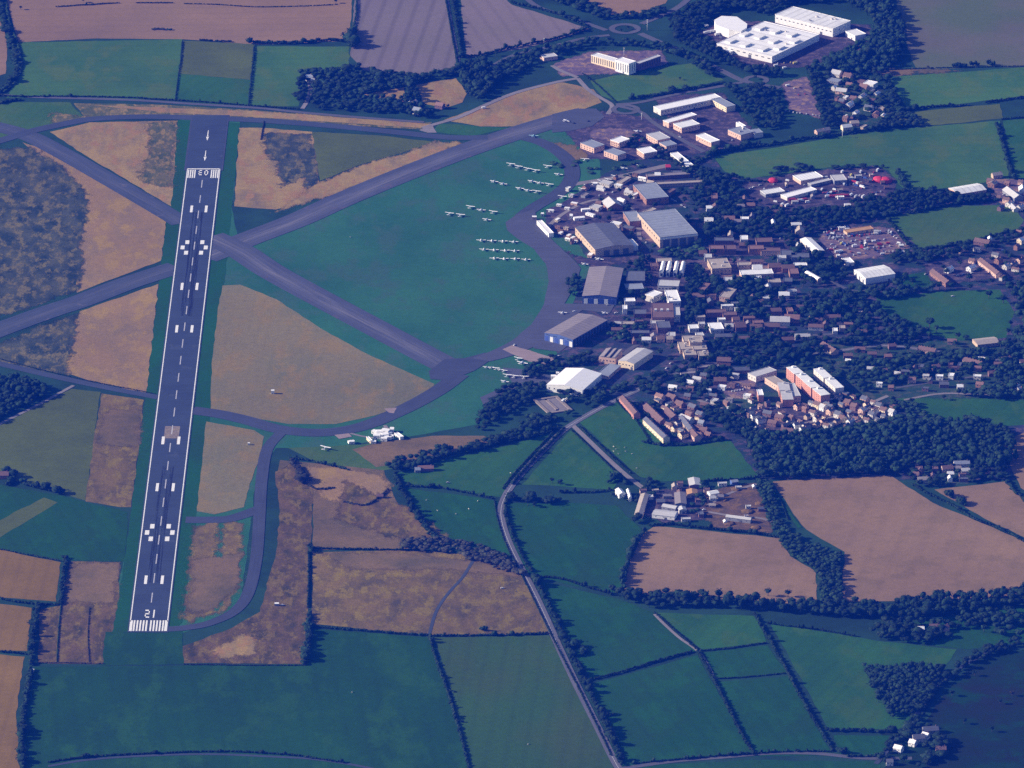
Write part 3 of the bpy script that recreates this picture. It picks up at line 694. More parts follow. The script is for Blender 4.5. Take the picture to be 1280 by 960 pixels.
# trunk with limbs, unit height
def cone_between(p, q, r0, r1, n=6):
    p, q = np.array(p, float), np.array(q, float); d = q-p; d /= np.linalg.norm(d)
    a = np.cross(d, [0, 0, 1.0]) if abs(d[2]) < .95 else np.cross(d, [1.0, 0, 0]); a /= np.linalg.norm(a); b = np.cross(d, a)
    ang = np.arange(n)*2*pi/n
    V = np.concatenate([p+r0*(np.outer(np.cos(ang), a)+np.outer(np.sin(ang), b)), q+r1*(np.outer(np.cos(ang), a)+np.outer(np.sin(ang), b))])
    F = []
    for i in range(n):
        j = (i+1) % n; F += [(i, j, n+j), (i, n+j, n+i)]
    F += [(0, i+1, i) for i in range(1, n-1)] + [(n, n+i, n+i+1) for i in range(1, n-1)]
    return V, np.array(F)
tp = [cone_between((0, 0, -.02), (0, 0, .55), .045, .03)]
for k in range(4):
    a = k*1.6+.3; tp.append(cone_between((0, 0, .3+.06*k), (cos(a)*.22, sin(a)*.22, .62+.05*k), .02, .01, 5))
tv, tf = join(tp); TRUNK_ME = mesh('trunk', tv, tf, [BARK])
N_TREES = 0
def tree(px, py, h=11, r=4.6, m=None, head=None, group='trees among the buildings', ground=True):
    global N_TREES
    N_TREES += 1
    c = P(px, py); m = int(rng.choice([0, 0, 1, 2])) if m is None else m
    t = link('broadleaf_tree', None, loc=(c[0], c[1], 0), rz=rng.uniform(0, 6.28), cat='tree', group=group)
    link('trunk', TRUNK_ME, t, scale=(h, h, h))
    s = h*.39
    link('crown', crown_mesh(int(rng.randint(7)), m), t, loc=(0, 0, h-s*.92), scale=(r, r*rng.uniform(.85, 1.1), s))
    tone = {0: 'dark green', 1: 'very dark', 2: 'mid green', 3: 'russet'}[m]
    size = 'tall' if h > 12.5 else ('small' if h < 8.5 else 'round')
    label_later(t, head or f'{size} {tone} tree', px, py)
    return t

def scatter(poly_px, spacing):
    W = [P(*p) for p in poly_px]
    xs = [p[0] for p in W]; ys = [p[1] for p in W]; out = []
    y = min(ys); k = 0
    while y < max(ys):
        x = min(xs) + (k % 2)*spacing/2
        while x < max(xs):
            qx, qy = x+rng.uniform(-.36, .36)*spacing, y+rng.uniform(-.36, .36)*spacing
            if inside(W, qx, qy): out.append((qx, qy))
            x += spacing
        y += spacing*.87; k += 1
    return out
BUILT = []      # footprints (x, y, radius) kept clear of trees
def clear(x, y, pad=2.0):
    return all((x-bx)**2+(y-by)**2 > (br+pad)**2 for bx, by, br in BUILT)
N_WOOD = 0
def wood(poly_px, label, m=1, spacing=8.0, h=(8, 13), gaps=.0, name='woodland'):
    global N_WOOD
    pts = scatter(poly_px, spacing); VV, FF, k = [], [], 0
    for x, y in pts:
        if gaps and rng.rand() < gaps: continue
        if not clear(x, y): continue
        k_ = rng.lognormal(0, .22); hh = rng.uniform(*h)*(1+.2*sin(x/37)*cos(y/29))*k_**.5; r = spacing*.56*k_*rng.uniform(.85, 1.15)
        v, f = LIGHT[rng.randint(12)]; a = rng.uniform(0, 6.28); ca, sa = cos(a), sin(a)
        s = hh*.42
        w_ = np.empty_like(v); w_[:, 0] = (v[:, 0]*ca-v[:, 1]*sa)*r+x; w_[:, 1] = (v[:, 0]*sa+v[:, 1]*ca)*r+y; w_[:, 2] = v[:, 2]*s+hh-s*.9
        VV.append(w_); FF.append(f+k); k += len(v); N_WOOD += 1
        v, f = TR_L; VV.append(v*np.array([hh*.8, hh*.8, hh])+np.array([x, y, 0])); FF.append(f+k); k += len(v)
    if not VV: return
    me = mesh(name, np.concatenate(VV), np.concatenate(FF), [FOL[m], BARK])
    link(name, me, kind='stuff', label=label)
TR_L = cone_between((0, 0, 0), (0, 0, .6), .04, .02, 4)

def hedge(px, label, wdt=2.6, h=2.6, m=0, step=None, tall=0.0, smooth=True, gaps=.03, group='hedgerows between the fields'):
    "one continuous hedgerow; tall = share of hedge trees standing in it"
    W = smooth_path([P(*p) for p in px], 5) if smooth else [P(*p) for p in px]
    wdt = wdt*.8; step = step or wdt*.45
    VV, FF, k = [], [], 0; run = 0.0
    for a, b in zip(W[:-1], W[1:]):
        d = np.linalg.norm(b-a)
        if d < 1e-6: continue
        t = (b-a)/d; nrm = np.array([-t[1], t[0], 0]); s = run
        while s < d:
            if rng.rand() > gaps:
                q = a+t*s+nrm*rng.normal()*wdt*.2
                big = rng.rand() < tall*.6
                r = wdt*.5*rng.uniform(.55, 1.3)*(1.9 if big else 1); hh = h*rng.uniform(.75, 1.3)*(2.0 if big else 1)
                v, f = LIGHT[rng.randint(12)]; an = rng.uniform(0, 6.28); ca, sa = cos(an), sin(an)
                w_ = np.empty_like(v); w_[:, 0] = (v[:, 0]*ca-v[:, 1]*sa)*r+q[0]; w_[:, 1] = (v[:, 0]*sa+v[:, 1]*ca)*r+q[1]; w_[:, 2] = v[:, 2]*hh*.55+hh*.5
                VV.append(w_); FF.append(f+k); k += len(v)
            s += step*rng.uniform(.8, 1.25)
        run = s-d
    me = mesh('hedge', np.concatenate(VV), np.concatenate(FF), [FOL[m]])
    link('hedge', me, label=label, cat='hedge', group=group)

# ================================================================== building blocks
U = {}
def unit_box(mat):
    if mat.name not in U:
        V = [(x, y, z) for x in (-.5, .5) for y in (-.5, .5) for z in (-.5, .5)]
        F = [(0, 1, 3, 2), (4, 6, 7, 5), (0, 4, 5, 1), (2, 3, 7, 6), (0, 2, 6, 4), (1, 5, 7, 3)]
        U[mat.name] = mesh('panel', V, F, [mat])
    return U[mat.name]
class MB:
    def __init__(s): s.V, s.F, s.M = [], [], []
    def box(s, x0, x1, y0, y1, z0, z1, m=0):
        k = len(s.V); s.V += [(x, y, z) for x in (x0, x1) for y in (y0, y1) for z in (z0, z1)]
        s.F += [tuple(k+i for i in f) for f in ((0, 1, 3, 2), (4, 6, 7, 5), (0, 4, 5, 1), (2, 3, 7, 6), (0, 2, 6, 4), (1, 5, 7, 3))]; s.M += [m]*6
    def prism(s, poly, z0, z1, m=0):
        n = len(poly); k = len(s.V); s.V += [(p[0], p[1], z0) for p in poly]+[(p[0], p[1], z1) for p in poly]
        s.F += [tuple(range(k+n, k+2*n)), tuple(reversed(range(k, k+n)))]; s.M += [m]*2
        for i in range(n): j = (i+1) % n; s.F.append((k+i, k+j, k+n+j, k+n+i)); s.M.append(m)
    def prism_x(s, prof, x0, x1, m=0):
        "profile in (y, z), counter-clockwise seen from +x, extruded along x"
        n = len(prof); k = len(s.V); s.V += [(x0, y, z) for y, z in prof]+[(x1, y, z) for y, z in prof]
        s.F += [tuple(range(k+n, k+2*n)), tuple(reversed(range(k, k+n)))]; s.M += [m]*2
        for i in range(n): j = (i+1) % n; s.F.append((k+i, k+j, k+n+j, k+n+i)); s.M.append(m)
    def build(s, name, mats, parent=None, **kw):
        mats = mats if isinstance(mats, (list, tuple)) else [mats]
        return link(name, mesh(name, s.V, s.F, mats, mi=s.M), parent, **kw)

W_ = dict(white=flat_mat('white_cladding', (.74, .74, .72), var=.10, scale=.25),
          offwhite=flat_mat('pale_render', (.58, .55, .50), var=.14, scale=.3),
          cream=flat_mat('cream_render', (.70, .58, .40), var=.14, scale=.3),
          tan=flat_mat('tan_brick', (.48, .36, .26), var=.2, scale=.35),
          brick=flat_mat('red_brick', (.28, .15, .11), var=.2, scale=.35),
          salmon=flat_mat('salmon_brick', (.60, .40, .31), var=.15, scale=.35),
          purple=flat_mat('dull_brick', (.17, .10, .10), var=.2, scale=.35),
          blue=flat_mat('blue_cladding', (.07, .12, .30), var=.12, scale=.3),
          grey=flat_mat('grey_cladding', (.22, .23, .26), var=.15, scale=.3),
          dark=flat_mat('dark_cladding', (.06, .065, .08), var=.2, scale=.3),
          coral=flat_mat('coral_brick', (.46, .22, .17), var=.15, scale=.35),
          red=flat_mat('red_sheet', (.48, .03, .06), var=.15, scale=.4))
R_ = dict(white=flat_mat('white_roof', (.72, .73, .72), var=.12, scale=.12, grime=(.52, .52, .53)),
          bright=flat_mat('bright_white_roof', (.78, .78, .77), var=.06, scale=.2),
          grey=flat_mat('grey_sheet_roof', (.24, .27, .32), var=.14, scale=.12, grime=(.17, .19, .24)),
          slate=flat_mat('slate_roof', (.11, .12, .15), var=.2, scale=.15, grime=(.08, .08, .11)),
          taupe=flat_mat('weathered_sheet_roof', (.23, .20, .20), var=.12, scale=.12, grime=(.17, .15, .16)),
          pale=flat_mat('pale_sheet_roof', (.46, .46, .46), var=.12, scale=.12, grime=(.36, .36, .37)),
          tile=flat_mat('brown_tile_roof', (.15, .09, .08), var=.2, scale=.3),
          redtile=flat_mat('red_tile_roof', (.21, .12, .10), var=.2, scale=.3),
          orange=flat_mat('rust_orange_roof', (.42, .24, .10), var=.15, scale=.2),
          sand=flat_mat('sandy_flat_roof', (.36, .31, .26), var=.15, scale=.2),
          red=W_['red'])
GLASS = flat_mat('window_glass', (.03, .04, .06), rough=.15, spec=.5, var=.1)
DOORM = flat_mat('door_paint', (.10, .11, .14), var=.2)
DOORW = flat_mat('white_door_paint', (.70, .70, .68), var=.08)
DOORB = flat_mat('blue_door_paint', (.04, .08, .30), var=.1)

def ridged(m, axis, spacing, amt=.22):
    "roof sheets: darker joints every few metres, in the thing's own metres"
    k = m.name+axis+str(spacing)
    if k in bpy.data.materials: return bpy.data.materials[k]
    n = m.copy(); n.name = k; nt = n.node_tree; b = nt.nodes['Principled BSDF']
    src = b.inputs['Base Color'].links[0].from_socket
    wv = N(nt, 'ShaderNodeTexWave'); wv.bands_direction = axis; nt.links.new(coords(nt), wv.inputs['Vector'])
    wv.inputs['Scale'].default_value = .31416/spacing
    nt.links.new(mix(nt, 1.0, src, ramp(nt, wv.outputs['Fac'], [(0.0, 1-amt), (.25, 1.0)]), 'MULTIPLY'), b.inputs['Base Color'])
    return n

def frame_from(A, B, C_, h):
    a, b, c = P(*A, h)[:2], P(*B, h)[:2], P(*C_, h)[:2]
    u, v = b-a, c-b
    if np.linalg.norm(u) >= np.linalg.norm(v):
        Wd = np.linalg.norm(u); ud = u/Wd; vd = np.array([-ud[1], ud[0]]); D = abs(v@vd)
    else:
        D = np.linalg.norm(v); vd = v/D; ud = np.array([vd[1], -vd[0]]); Wd = abs(u@ud)
    ctr = b - ud*Wd/2 + vd*D/2
    return ctr, atan2(ud[1], ud[0]), Wd, D

def add_panel(name, root, mat, side, s, z, w, h, W, D, t=.12):
    "window or door on a wall: side S/N/E/W, s = place along it"
    if side == 'S': loc, sc_ = (s, -D/2-t*.3, z), (w, t, h)
    elif side == 'N': loc, sc_ = (s, D/2+t*.3, z), (w, t, h)
    elif side == 'E': loc, sc_ = (W/2+t*.3, s, z), (t, w, h)
    else: loc, sc_ = (-W/2-t*.3, s, z), (t, w, h)
    return link(name, unit_box(mat), root, loc=loc, scale=sc_)

def building(name, label, cat, W, D, h, ctr, ang, wall='white', roof='white', rt='flat', rise=None, wins=(), doors=(), units=0, joints=None, group=None, head=None, px=None, wallm=None):
    root = link(name, None, loc=(ctr[0], ctr[1], 0), rz=ang, cat=cat, group=group, label=label)
    BUILT.append((ctr[0], ctr[1], min(W, D)*.5)); 
    L_ = max(W, D)
    if L_ > 1.3*min(W, D):
        for q in (-.33, .33):
            dx, dy = (L_*q, 0) if W > D else (0, L_*q)
            BUILT.append((ctr[0]+dx*cos(ang)-dy*sin(ang), ctr[1]+dx*sin(ang)+dy*cos(ang), min(W, D)*.55))
    wm = W_[wall]; rm = R_[roof]
    if joints: rm = ridged(rm, 'X' if W >= D else 'Y', joints)
    x, y = W/2, D/2
    mw, mr = MB(), MB()
    if rt == 'flat':
        mw.box(-x, x, -y, y, 0, h-.35)
        mr.box(-x-.25, x+.25, -y-.25, y+.25, h-.35, h)
        p = .5
        for r in ((-x-.25, x+.25, -y-.25, -y-.25+p), (-x-.25, x+.25, y+.25-p, y+.25), (-x-.25, -x-.25+p, -y-.25+p, y+.25-p), (x+.25-p, x+.25, -y-.25+p, y+.25-p)):
            mr.box(*r, h, h+.45)
    elif rt in ('gable', 'hip'):
        rise = rise or min(W, D)*.28
        if W >= D:
            mw.prism_x([(-y, 0), (y, 0), (y, h), (0, h+rise), (-y, h)], -x, x)
            if rt == 'hip':
                mw = MB(); mw.box(-x, x, -y, y, 0, h)
                k = min(y, x*.8); V = [(-x-.4, -y-.4, h), (x+.4, -y-.4, h), (x+.4, y+.4, h), (-x-.4, y+.4, h), (-x+k, 0, h+rise), (x-k, 0, h+rise)]
                mr.V, mr.F, mr.M = V, [(0, 1, 5, 4), (1, 2, 5), (2, 3, 4, 5), (3, 0, 4), (3, 2, 1, 0)], [0]*5
            else:
                e = .5; t = .25; sl = rise/y
                mr.prism_x([(-y-e, h-e*sl+.05), (0, h+rise+.05), (y+e, h-e*sl+.05), (y+e, h-e*sl+t), (0, h+rise+t+.1), (-y-e, h-e*sl+t)][::1], -x-.3, x+.3)
        else:
            q = MB(); q.prism_x([(-x, 0), (x, 0), (x, h), (0, h+rise), (-x, h)], -y, y)
            mw.V = [(-b_, a_, c_) for a_, b_, c_ in q.V]; mw.F, mw.M = q.F, q.M
            e = .5; t = .25; sl = rise/x
            q = MB(); q.prism_x([(-x-e, h-e*sl+.05), (0, h+rise+.05), (x+e, h-e*sl+.05), (x+e, h-e*sl+t), (0, h+rise+t+.1), (-x-e, h-e*sl+t)], -y-.3, y+.3)
            mr.V = [(-b_, a_, c_) for a_, b_, c_ in q.V]; mr.F, mr.M = q.F, q.M
            if rt == 'hip':
                mw = MB(); mw.box(-x, x, -y, y, 0, h)
    elif rt == 'barrel':
        rise = rise or D*.2; n = 10
        arc = [(-y*cos(pi*i/n), h+rise*sin(pi*i/n)) for i in range(n+1)]
        mw.prism_x([(y, 0)]+arc[::-1]+[(-y, 0)], -x+.05, x-.05); mw.F = [f[::-1] for f in mw.F]
        arc2 = [(-(y+.15)*cos(pi*i/n), h+(rise+.2)*sin(pi*i/n)) for i in range(n+1)]
        mr.prism_x(arc+arc2[::-1], -x-.1, x+.1)
    elif rt == 'saw':
        mw.box(-x, x, -y, y, 0, h); n = max(3, int(W/9)); s = W/n
        for i in range(n):
            q = MB(); q.prism_x([(-s/2, h), (s/2, h), (-s/2+.6, h+2.4), (-s/2, h+2.4)], -y, y)
            k = len(mr.V); mr.V += [(-(b_)+(-x+s*(i+.5))*1.0, a_, c_) for a_, b_, c_ in q.V]; mr.F += [tuple(k+j for j in f) for f in q.F]; mr.M += q.M
    mw.build('wall', wm, root); ro = mr.build('roof', rm, root)
    for (side, n, z, w_, h_) in wins:
        L = W if side in 'SN' else D
        for i in range(n): add_panel('window', root, GLASS, side, -L/2+L*(i+.5)/n, z, w_, h_, W, D)
    for dd in doors:
        side, s, w_, h_ = dd[:4]; dm = dd[4] if len(dd) > 4 else DOORM
        L = W if side in 'SN' else D
        add_panel('door', root, dm, side, s*L/2, h_/2, w_, h_, W, D, t=.2)
    for i in range(units):
        ux, uy = rng.uniform(-.36, .36)*W, rng.uniform(-.36, .36)*D
        link('roof_unit', unit_box(W_['grey'] if i % 2 else W_['offwhite']), root, loc=(ux, uy, h+.9), scale=(rng.uniform(2, 4), rng.uniform(1.5, 3), 1.8))
    if head: label_later(root, head, *px)
    return root
def block(name, label, cat, A, B, C_, h, **kw):
    ctr, ang, W, D = frame_from(A, B, C_, h)
    return building(name, label, cat, W, D, h, ctr, ang, **kw)
def at(name, label, cat, px, py, W, D, h, deg, **kw):
    c = P(px, py); return building(name, label, cat, W, D, h, c[:2], radians(deg), px=(px, py), **kw)
# ================================================================== landmarks used in labels
for l in [(185,790,'runway end numbered 21'),(255,212,'runway end numbered 03'),(212,552,'worn patch on the runway'),(285,300,'crossing of the old runways'),(550,455,'taxiway junction below the infield'),
 (400,430,'oval hay field'),(480,548,'huddle of white cabins'),(720,473,'dazzling white hangar roof'),(692,507,'square bunded enclosure'),(716,532,'lane fork on the main road'),(800,530,'yellow lit terrace'),
 (820,635,'farmyard'),(778,618,'white farmhouse'),(900,705,'bean shaped stubble field'),(1150,680,'largest stubble field'),(1130,868,'dark triangular copse'),(1140,932,'hamlet in the dark corner'),
 (1170,594,'cottages below the long wood'),(1180,512,'playing field strip'),(1005,478,'salmon pink residence blocks'),(1034,473,'cream residence block'),(965,475,'grey roofed hall complex'),
 (920,488,'resident car park'),(1070,515,'housing estate'),(868,437,'knobbly sandstone block'),(887,412,'pair of little white roofs'),(832,395,'brick block with three vents'),(840,343,'four white roof vaults'),
 (900,335,'sand roofed hall'),(945,342,'white T shaped hall'),(835,285,'largest grey hangar'),(755,300,'dark roofed hangar'),(752,355,'blue doored hangar'),(718,410,'slanting blue doored hangar'),
 (797,444,'pale roofed works hall'),(680,282,'long white clubhouse'),(722,268,'cabins by the apron'),(812,238,'blue grey roofed workshop'),(855,200,'long white shed roof'),(740,185,'row of business units'),
 (860,155,'white double block'),(862,130,'long curved white roof'),(930,165,'far business block'),(975,48,'huge white factory'),(1000,125,'lilac car park'),(1060,125,'housing below the factory wood'),
 (783,82,'yellow fronted crescent block'),(781,36,'northern roundabout'),(945,100,'roundabout below the factory'),(1010,222,'white roofs of the scrapyard'),(1050,250,'row of red trucks'),(1103,227,'red heaps in the scrapyard'),
 (1075,305,'crowded vehicle yard'),(1091,343,'white warehouse'),(1015,345,'curved white canopy'),(1213,237,'long two tone shed'),(1175,343,'first brick terrace'),(1235,332,'second brick terrace'),
 (1185,390,'sports field'),(1233,426,'sandy pavilion roof'),(1157,437,'lone brick terrace'),(1185,280,'dull fenced field'),(450,115,'farm wood north of the airfield'),(20,500,'wood by the west lane'),
 (640,330,'parked aircraft rows'),(1260,240,'sheds at the east edge'),(1020,265,'road below the scrapyard'),(960,400,'wooded middle of the campus'),(50,612,'west hedge'),(600,560,'lane hedge')]:
    landmark(*l)

# ================================================================== the large buildings
B = block
# factory
B('factory_building','huge white factory with low roof boxes, biggest roof in the photo','factory',(901,52),(965,71),(1024,43),10,wall='white',roof='bright',joints=14,
  wins=[('S',9,6.5,5,1.2)],doors=[('S',-.7,5,5,DOORM),('S',.2,5,5,DOORM),('E',-.5,6,5,DOORW),('E',.4,6,5,DOORW)],units=3)
FR = frame_from((901,52),(965,71),(1024,43),10)
def roof_boxes(fr, h, spots, size, mat, nm='roof_monitor', parent=None):
    ctr, ang, W, D = fr
    for (sx, sy) in spots:
        link(nm, unit_box(mat), parent, loc=(sx*W/2, sy*D/2, h+size[2]/2), scale=size)
fac = [o for o in C.objects if o.name.startswith('factory_building')][0]
roof_boxes(FR,10,[(-.75,-.7),(-.2,-.7),(.45,-.72),(-.75,-.1),(-.25,-.05),(.3,-.1),(-.7,.5),(-.15,.5),(.4,.55),(.75,-.4),(.8,.2)],(9,16,2.6),W_['white'],parent=fac)
B('factory_office','tall white long fronted block at the far end of the factory','factory block',(969,18),(1041,36),(1063,26),13,wall='white',roof='white',joints=12,wins=[('S',14,8,3,1.2),('E',4,8,3,1.2)],doors=[('S',.6,4,4)],units=5)
B('factory_annex','low white strip building before the factory corner','annex',(893,59),(913,65),(916,63),5,wall='white',roof='bright',wins=[('S',5,2.6,1.6,1.2)],doors=[('S',.8,1.6,2.3)])
c0 = [P(893,25,13),P(895,31,13),P(911,37,13),P(926,39,13),P(933,35,13),P(934,30,13),P(921,21,13),P(902,20,13)]
cc = sum(c0)/8
r0 = link('drum_building',None,loc=(cc[0],cc[1],0),cat='factory hall',label='white many sided hall behind the parked lorries')
m_ = MB(); m_.prism([(p[0]-cc[0],p[1]-cc[1]) for p in c0],0,12.6); m_.build('wall',W_['white'],r0)
m_ = MB(); m_.prism([((p[0]-cc[0])*1.01,(p[1]-cc[1])*1.01) for p in c0],12.6,13.2); m_.build('roof',R_['bright'],r0)
link('door',unit_box(DOORM),r0,loc=((P(902,44)-cc)[0]-2,(c0[2]-cc)[1]-1.0,2),scale=(4,.3,4),rz=radians(-30)); BUILT.append((cc[0],cc[1],22))
B('factory_store','small white gabled store right of the factory','store',(1057,39),(1069,45),(1080,41),8,wall='white',roof='white',wins=[('S',3,5,1.6,1.2)],doors=[('S',.3,3,3)])
# crescent block
B('crescent_wing','yellow fronted left wing of the crescent block','office wing',(739,69),(771,78),(778,75),12,wall='cream',roof='white',wins=[('S',12,6.5,1.3,8.5)],doors=[('S',.9,2,2.6)])
B('crescent_tower','white central tower of the crescent block','office tower',(769,75),(786,80),(796,77),17,wall='white',roof='bright',wins=[('S',6,9,1.2,11),('E',3,9,1.2,11)],doors=[('S',.2,2.4,3)])
B('crescent_hall','shaded right wing of the crescent block','office wing',(797,77),(799,79.5),(826,70),11,wall='purple',roof='pale',wins=[('E',9,6,1.4,7)],doors=[('E',.6,2,2.6)])
B('brick_shed','small salmon brick shed left of the crescent block','shed',(673,69),(680,72.5),(697,70),5,wall='salmon',roof='pale',wins=[('E',4,3,1.2,1)],doors=[('S',0,1.6,2.4)])
# business units
B('long_office','long curved looking white roof above the business park','office',(822,132),(826,138),(902,122),8,wall='offwhite',roof='bright',wins=[('E',20,5,1.6,1.4)],doors=[('E',.1,2,2.5),('S',0,2,2.5)])
B('end_office','cream fronted block closing the long white roof','office',(889,124),(908,134),(918,131),8,wall='cream',roof='grey',wins=[('S',7,5.4,1.4,1.4),('S',7,2.4,1.4,1.4)],doors=[('S',.5,2,2.4)])
B('rear_office','rear half of the white double block','office',(831,150),(836,153.5),(871,143.5),8,wall='salmon',roof='bright',wins=[('E',9,5,1.5,1.4)],doors=[('S',0,2,2.4)])
B('front_office','front half of the white double block','office',(844,154),(852,160),(875,155),8,wall='salmon',roof='white',wins=[('S',4,5,1.5,1.4),('E',6,5,1.5,1.4)],doors=[('S',.6,2,2.4)])
B('lit_office','bright roofed block between double block and far block','office',(870,169),(889,178),(901,176),8,wall='salmon',roof='bright',wins=[('S',6,4.8,1.4,1.4)],doors=[('S',-.7,2,2.4)])
B('stepped_office','grey roofed far business block with white plant room','office',(910,162),(926,169),(941,164),8,wall='salmon',roof='grey',wins=[('S',6,4.8,1.4,1.4)],doors=[('S',.3,2,2.4)],units=2)
B('plant_building','white plant building on top of the far business block side','plant room',(920,153),(929,158),(932,157),10,wall='white',roof='bright',wins=[('S',3,5,1,1)],doors=[('S',.6,1.4,2.2)])
B('corner_office','white stub at the right end of the business park','office',(937,162),(943,167),(952,164),7,wall='offwhite',roof='grey',wins=[('S',3,4.6,1.2,1.2)],doors=[('S',.4,1.6,2.3)])
for A_,B_,C2,rf,lab in [((725.5,178.5),(742.5,185),(754,180.3),'grey','grey roofed business unit, leftmost of the row'),
                     ((764,174.5),(774,178.5),(787,173.8),'bright','white roofed business unit, farthest back in the row'),
                     ((755,188.5),(772,194.5),(782,190.6),'grey','grey roofed business unit below the farthest back one'),
                     ((796,186),(805,192),(820,188.2),'bright','white roofed business unit at the front middle of the row'),
                     ((808,167.5),(822,175.5),(837,171.8),'pale','pale L shaped looking business unit towards the right'),
                     ((824,178),(833,183),(846,180),'grey','grey roofed business unit at the right end of the row')]:
    B('business_unit',lab,'office',A_,B_,C2,8,wall='salmon',roof=rf,wins=[('S',5,5.2,1.5,1.5),('S',5,2.2,1.5,1.5),('E',4,5.2,1.5,1.5)],doors=[('S',.8,2,2.5)],group='small business units')
B('long_shed','long narrow bright white roof beside the yard','shed',(838,191.5),(859,208.5),(866,205.5),5,wall='offwhite',roof='bright',wins=[('S',8,2.8,1.3,1.1)],doors=[('S',-.8,2.4,2.6)])
B('workshop','workshop with blue grey roof and shaded brick end','workshop',(791.5,231),(808,249),(833,243),9,wall='brick',roof='grey',joints=6,wins=[('S',6,6,2,1.3),('E',4,6,2,1.3)],doors=[('E',.1,5,5,DOORM),('S',-.3,4,4.5)])
B('brick_workshop','small brick red walled shed in front of the workshop','shed',(752,252),(760,260),(776,255.5),5,wall='brick',roof='pale',rt='gable',wins=[('S',3,2.6,1.2,1.1)],doors=[('E',0,3,3)])
# hangars
B('hangar','largest grey hangar with white fascia over dark doors','hangar',(797,266),(825,297),(873,293),15,wall='tan',roof='grey',joints=9,wins=[('S',10,9,3,2.2)],doors=[('E',-.66,9,11,DOORM),('E',-.22,9,11,DOORM),('E',.22,9,11,DOORM),('E',.66,9,11,DOORM),('S',-.8,3,3,DOORW)],group='aircraft hangars')
FRH = frame_from((797,266),(825,297),(873,293),15); hg = [o for o in C.objects if o.get('label','').startswith('largest grey hangar')][0]
link('fascia',unit_box(W_['white']),hg,loc=(FRH[2]/2+.45,0,13.2),scale=(.5,FRH[3]+.6,2.6))
B('hangar','low dark roofed hangar with a sandy lit wall','hangar',(719,284),(744,312),(792,307),11,wall='tan',roof='slate',joints=8,rt='gable',rise=3,wins=[('S',9,6.5,2.4,1.8)],doors=[('E',-.4,8,8,DOORM),('E',.1,8,8,DOORM),('E',.6,8,8,DOORM)],group='aircraft hangars')
B('hangar','squarish brown roofed hangar with a row of blue doors','hangar',(737,334),(728,370),(770,373),11,wall='blue',roof='taupe',joints=7,rt='gable',rise=2.4,wins=[('E',8,9.5,3,.8)],doors=[('E',s,5,7.5,DOORB if i%2 else DOORW) for i,s in enumerate((-.8,-.5,-.2,.1,.4,.7))],group='aircraft hangars')
B('hangar','slanting brown roofed hangar with blue and white doors','hangar',(679,417),(716,424.5),(759,400),11,wall='blue',roof='taupe',joints=7,rt='gable',rise=2.4,wins=[('S',4,9.4,6,.8)],doors=[('S',s,4.5,7.5,DOORW if i%2 else DOORB) for i,s in enumerate((-.85,-.5,-.15,.2,.55,.86))],group='aircraft hangars')
hs = [o for o in C.objects if o.get('label','').startswith('slanting brown')][0]; fr = frame_from((679,417),(716,424.5),(759,400),11)
for i in range(12): link('buttress',unit_box(W_['dark']),hs,loc=(fr[2]/2+1.2,fr[3]*(-.46+i*.084),5),scale=(2.4,1.0,10))
B('hangar_annex','brick annex joined to the back of the largest hangar','annex',(779,265),(787,277),(800,271),9,wall='brick',roof='grey',wins=[('S',4,5,1.5,1.3)],doors=[('S',.5,2,2.4)])
B('white_annex','small bright white block between the two dark hangars','annex',(781,300),(788,308),(795,304),7,wall='white',roof='bright',wins=[('S',3,4,1.4,1.2)],doors=[('S',.4,2,2.4)])
B('rear_annex','long dark roofed annex behind the blue doored hangar','annex',(783,339),(783,351),(806,350),8,wall='dark',roof='slate',wins=[('E',6,4.5,1.5,1.3)],doors=[('E',.3,3,3)])
B('grey_annex','low grey annex under the dark annex','annex',(784,355),(783,362),(805,361),6,wall='dark',roof='grey',wins=[('E',5,3,1.5,1.2)],doors=[('E',-.3,3,3)])
B('white_hangar','dazzling white hangar roof beside the square enclosure','hangar',(689,476),(728,488),(752,467),9,wall='white',roof='bright',rt='gable',rise=3.5,wins=[('S',7,5,2,1.5)],doors=[('S',0,14,6,DOORM),('E',.5,3,3)],group='aircraft hangars')
B('works_hall','pale roofed hall with lit cream end wall','works hall',(775,449.5),(792.5,455),(816,439),9,wall='cream',roof='pale',joints=5,rt='gable',rise=1.8,wins=[('S',5,5.5,2,1.4)],doors=[('S',.7,3,4)])
B('brick_hall','dark roofed brick hall left of the pale roofed hall','works hall',(752,442),(769,448.5),(778,438),9,wall='salmon',roof='taupe',rt='saw',wins=[('S',5,5,2,1.4)],doors=[('S',-.5,3,3.5)])
B('link_building','low pinkish building running below the brick hall','works hall',(757,458),(761,470),(776,457),5,wall='salmon',roof='grey',wins=[('S',4,3,1.4,1.1)],doors=[('E',0,3,3)])
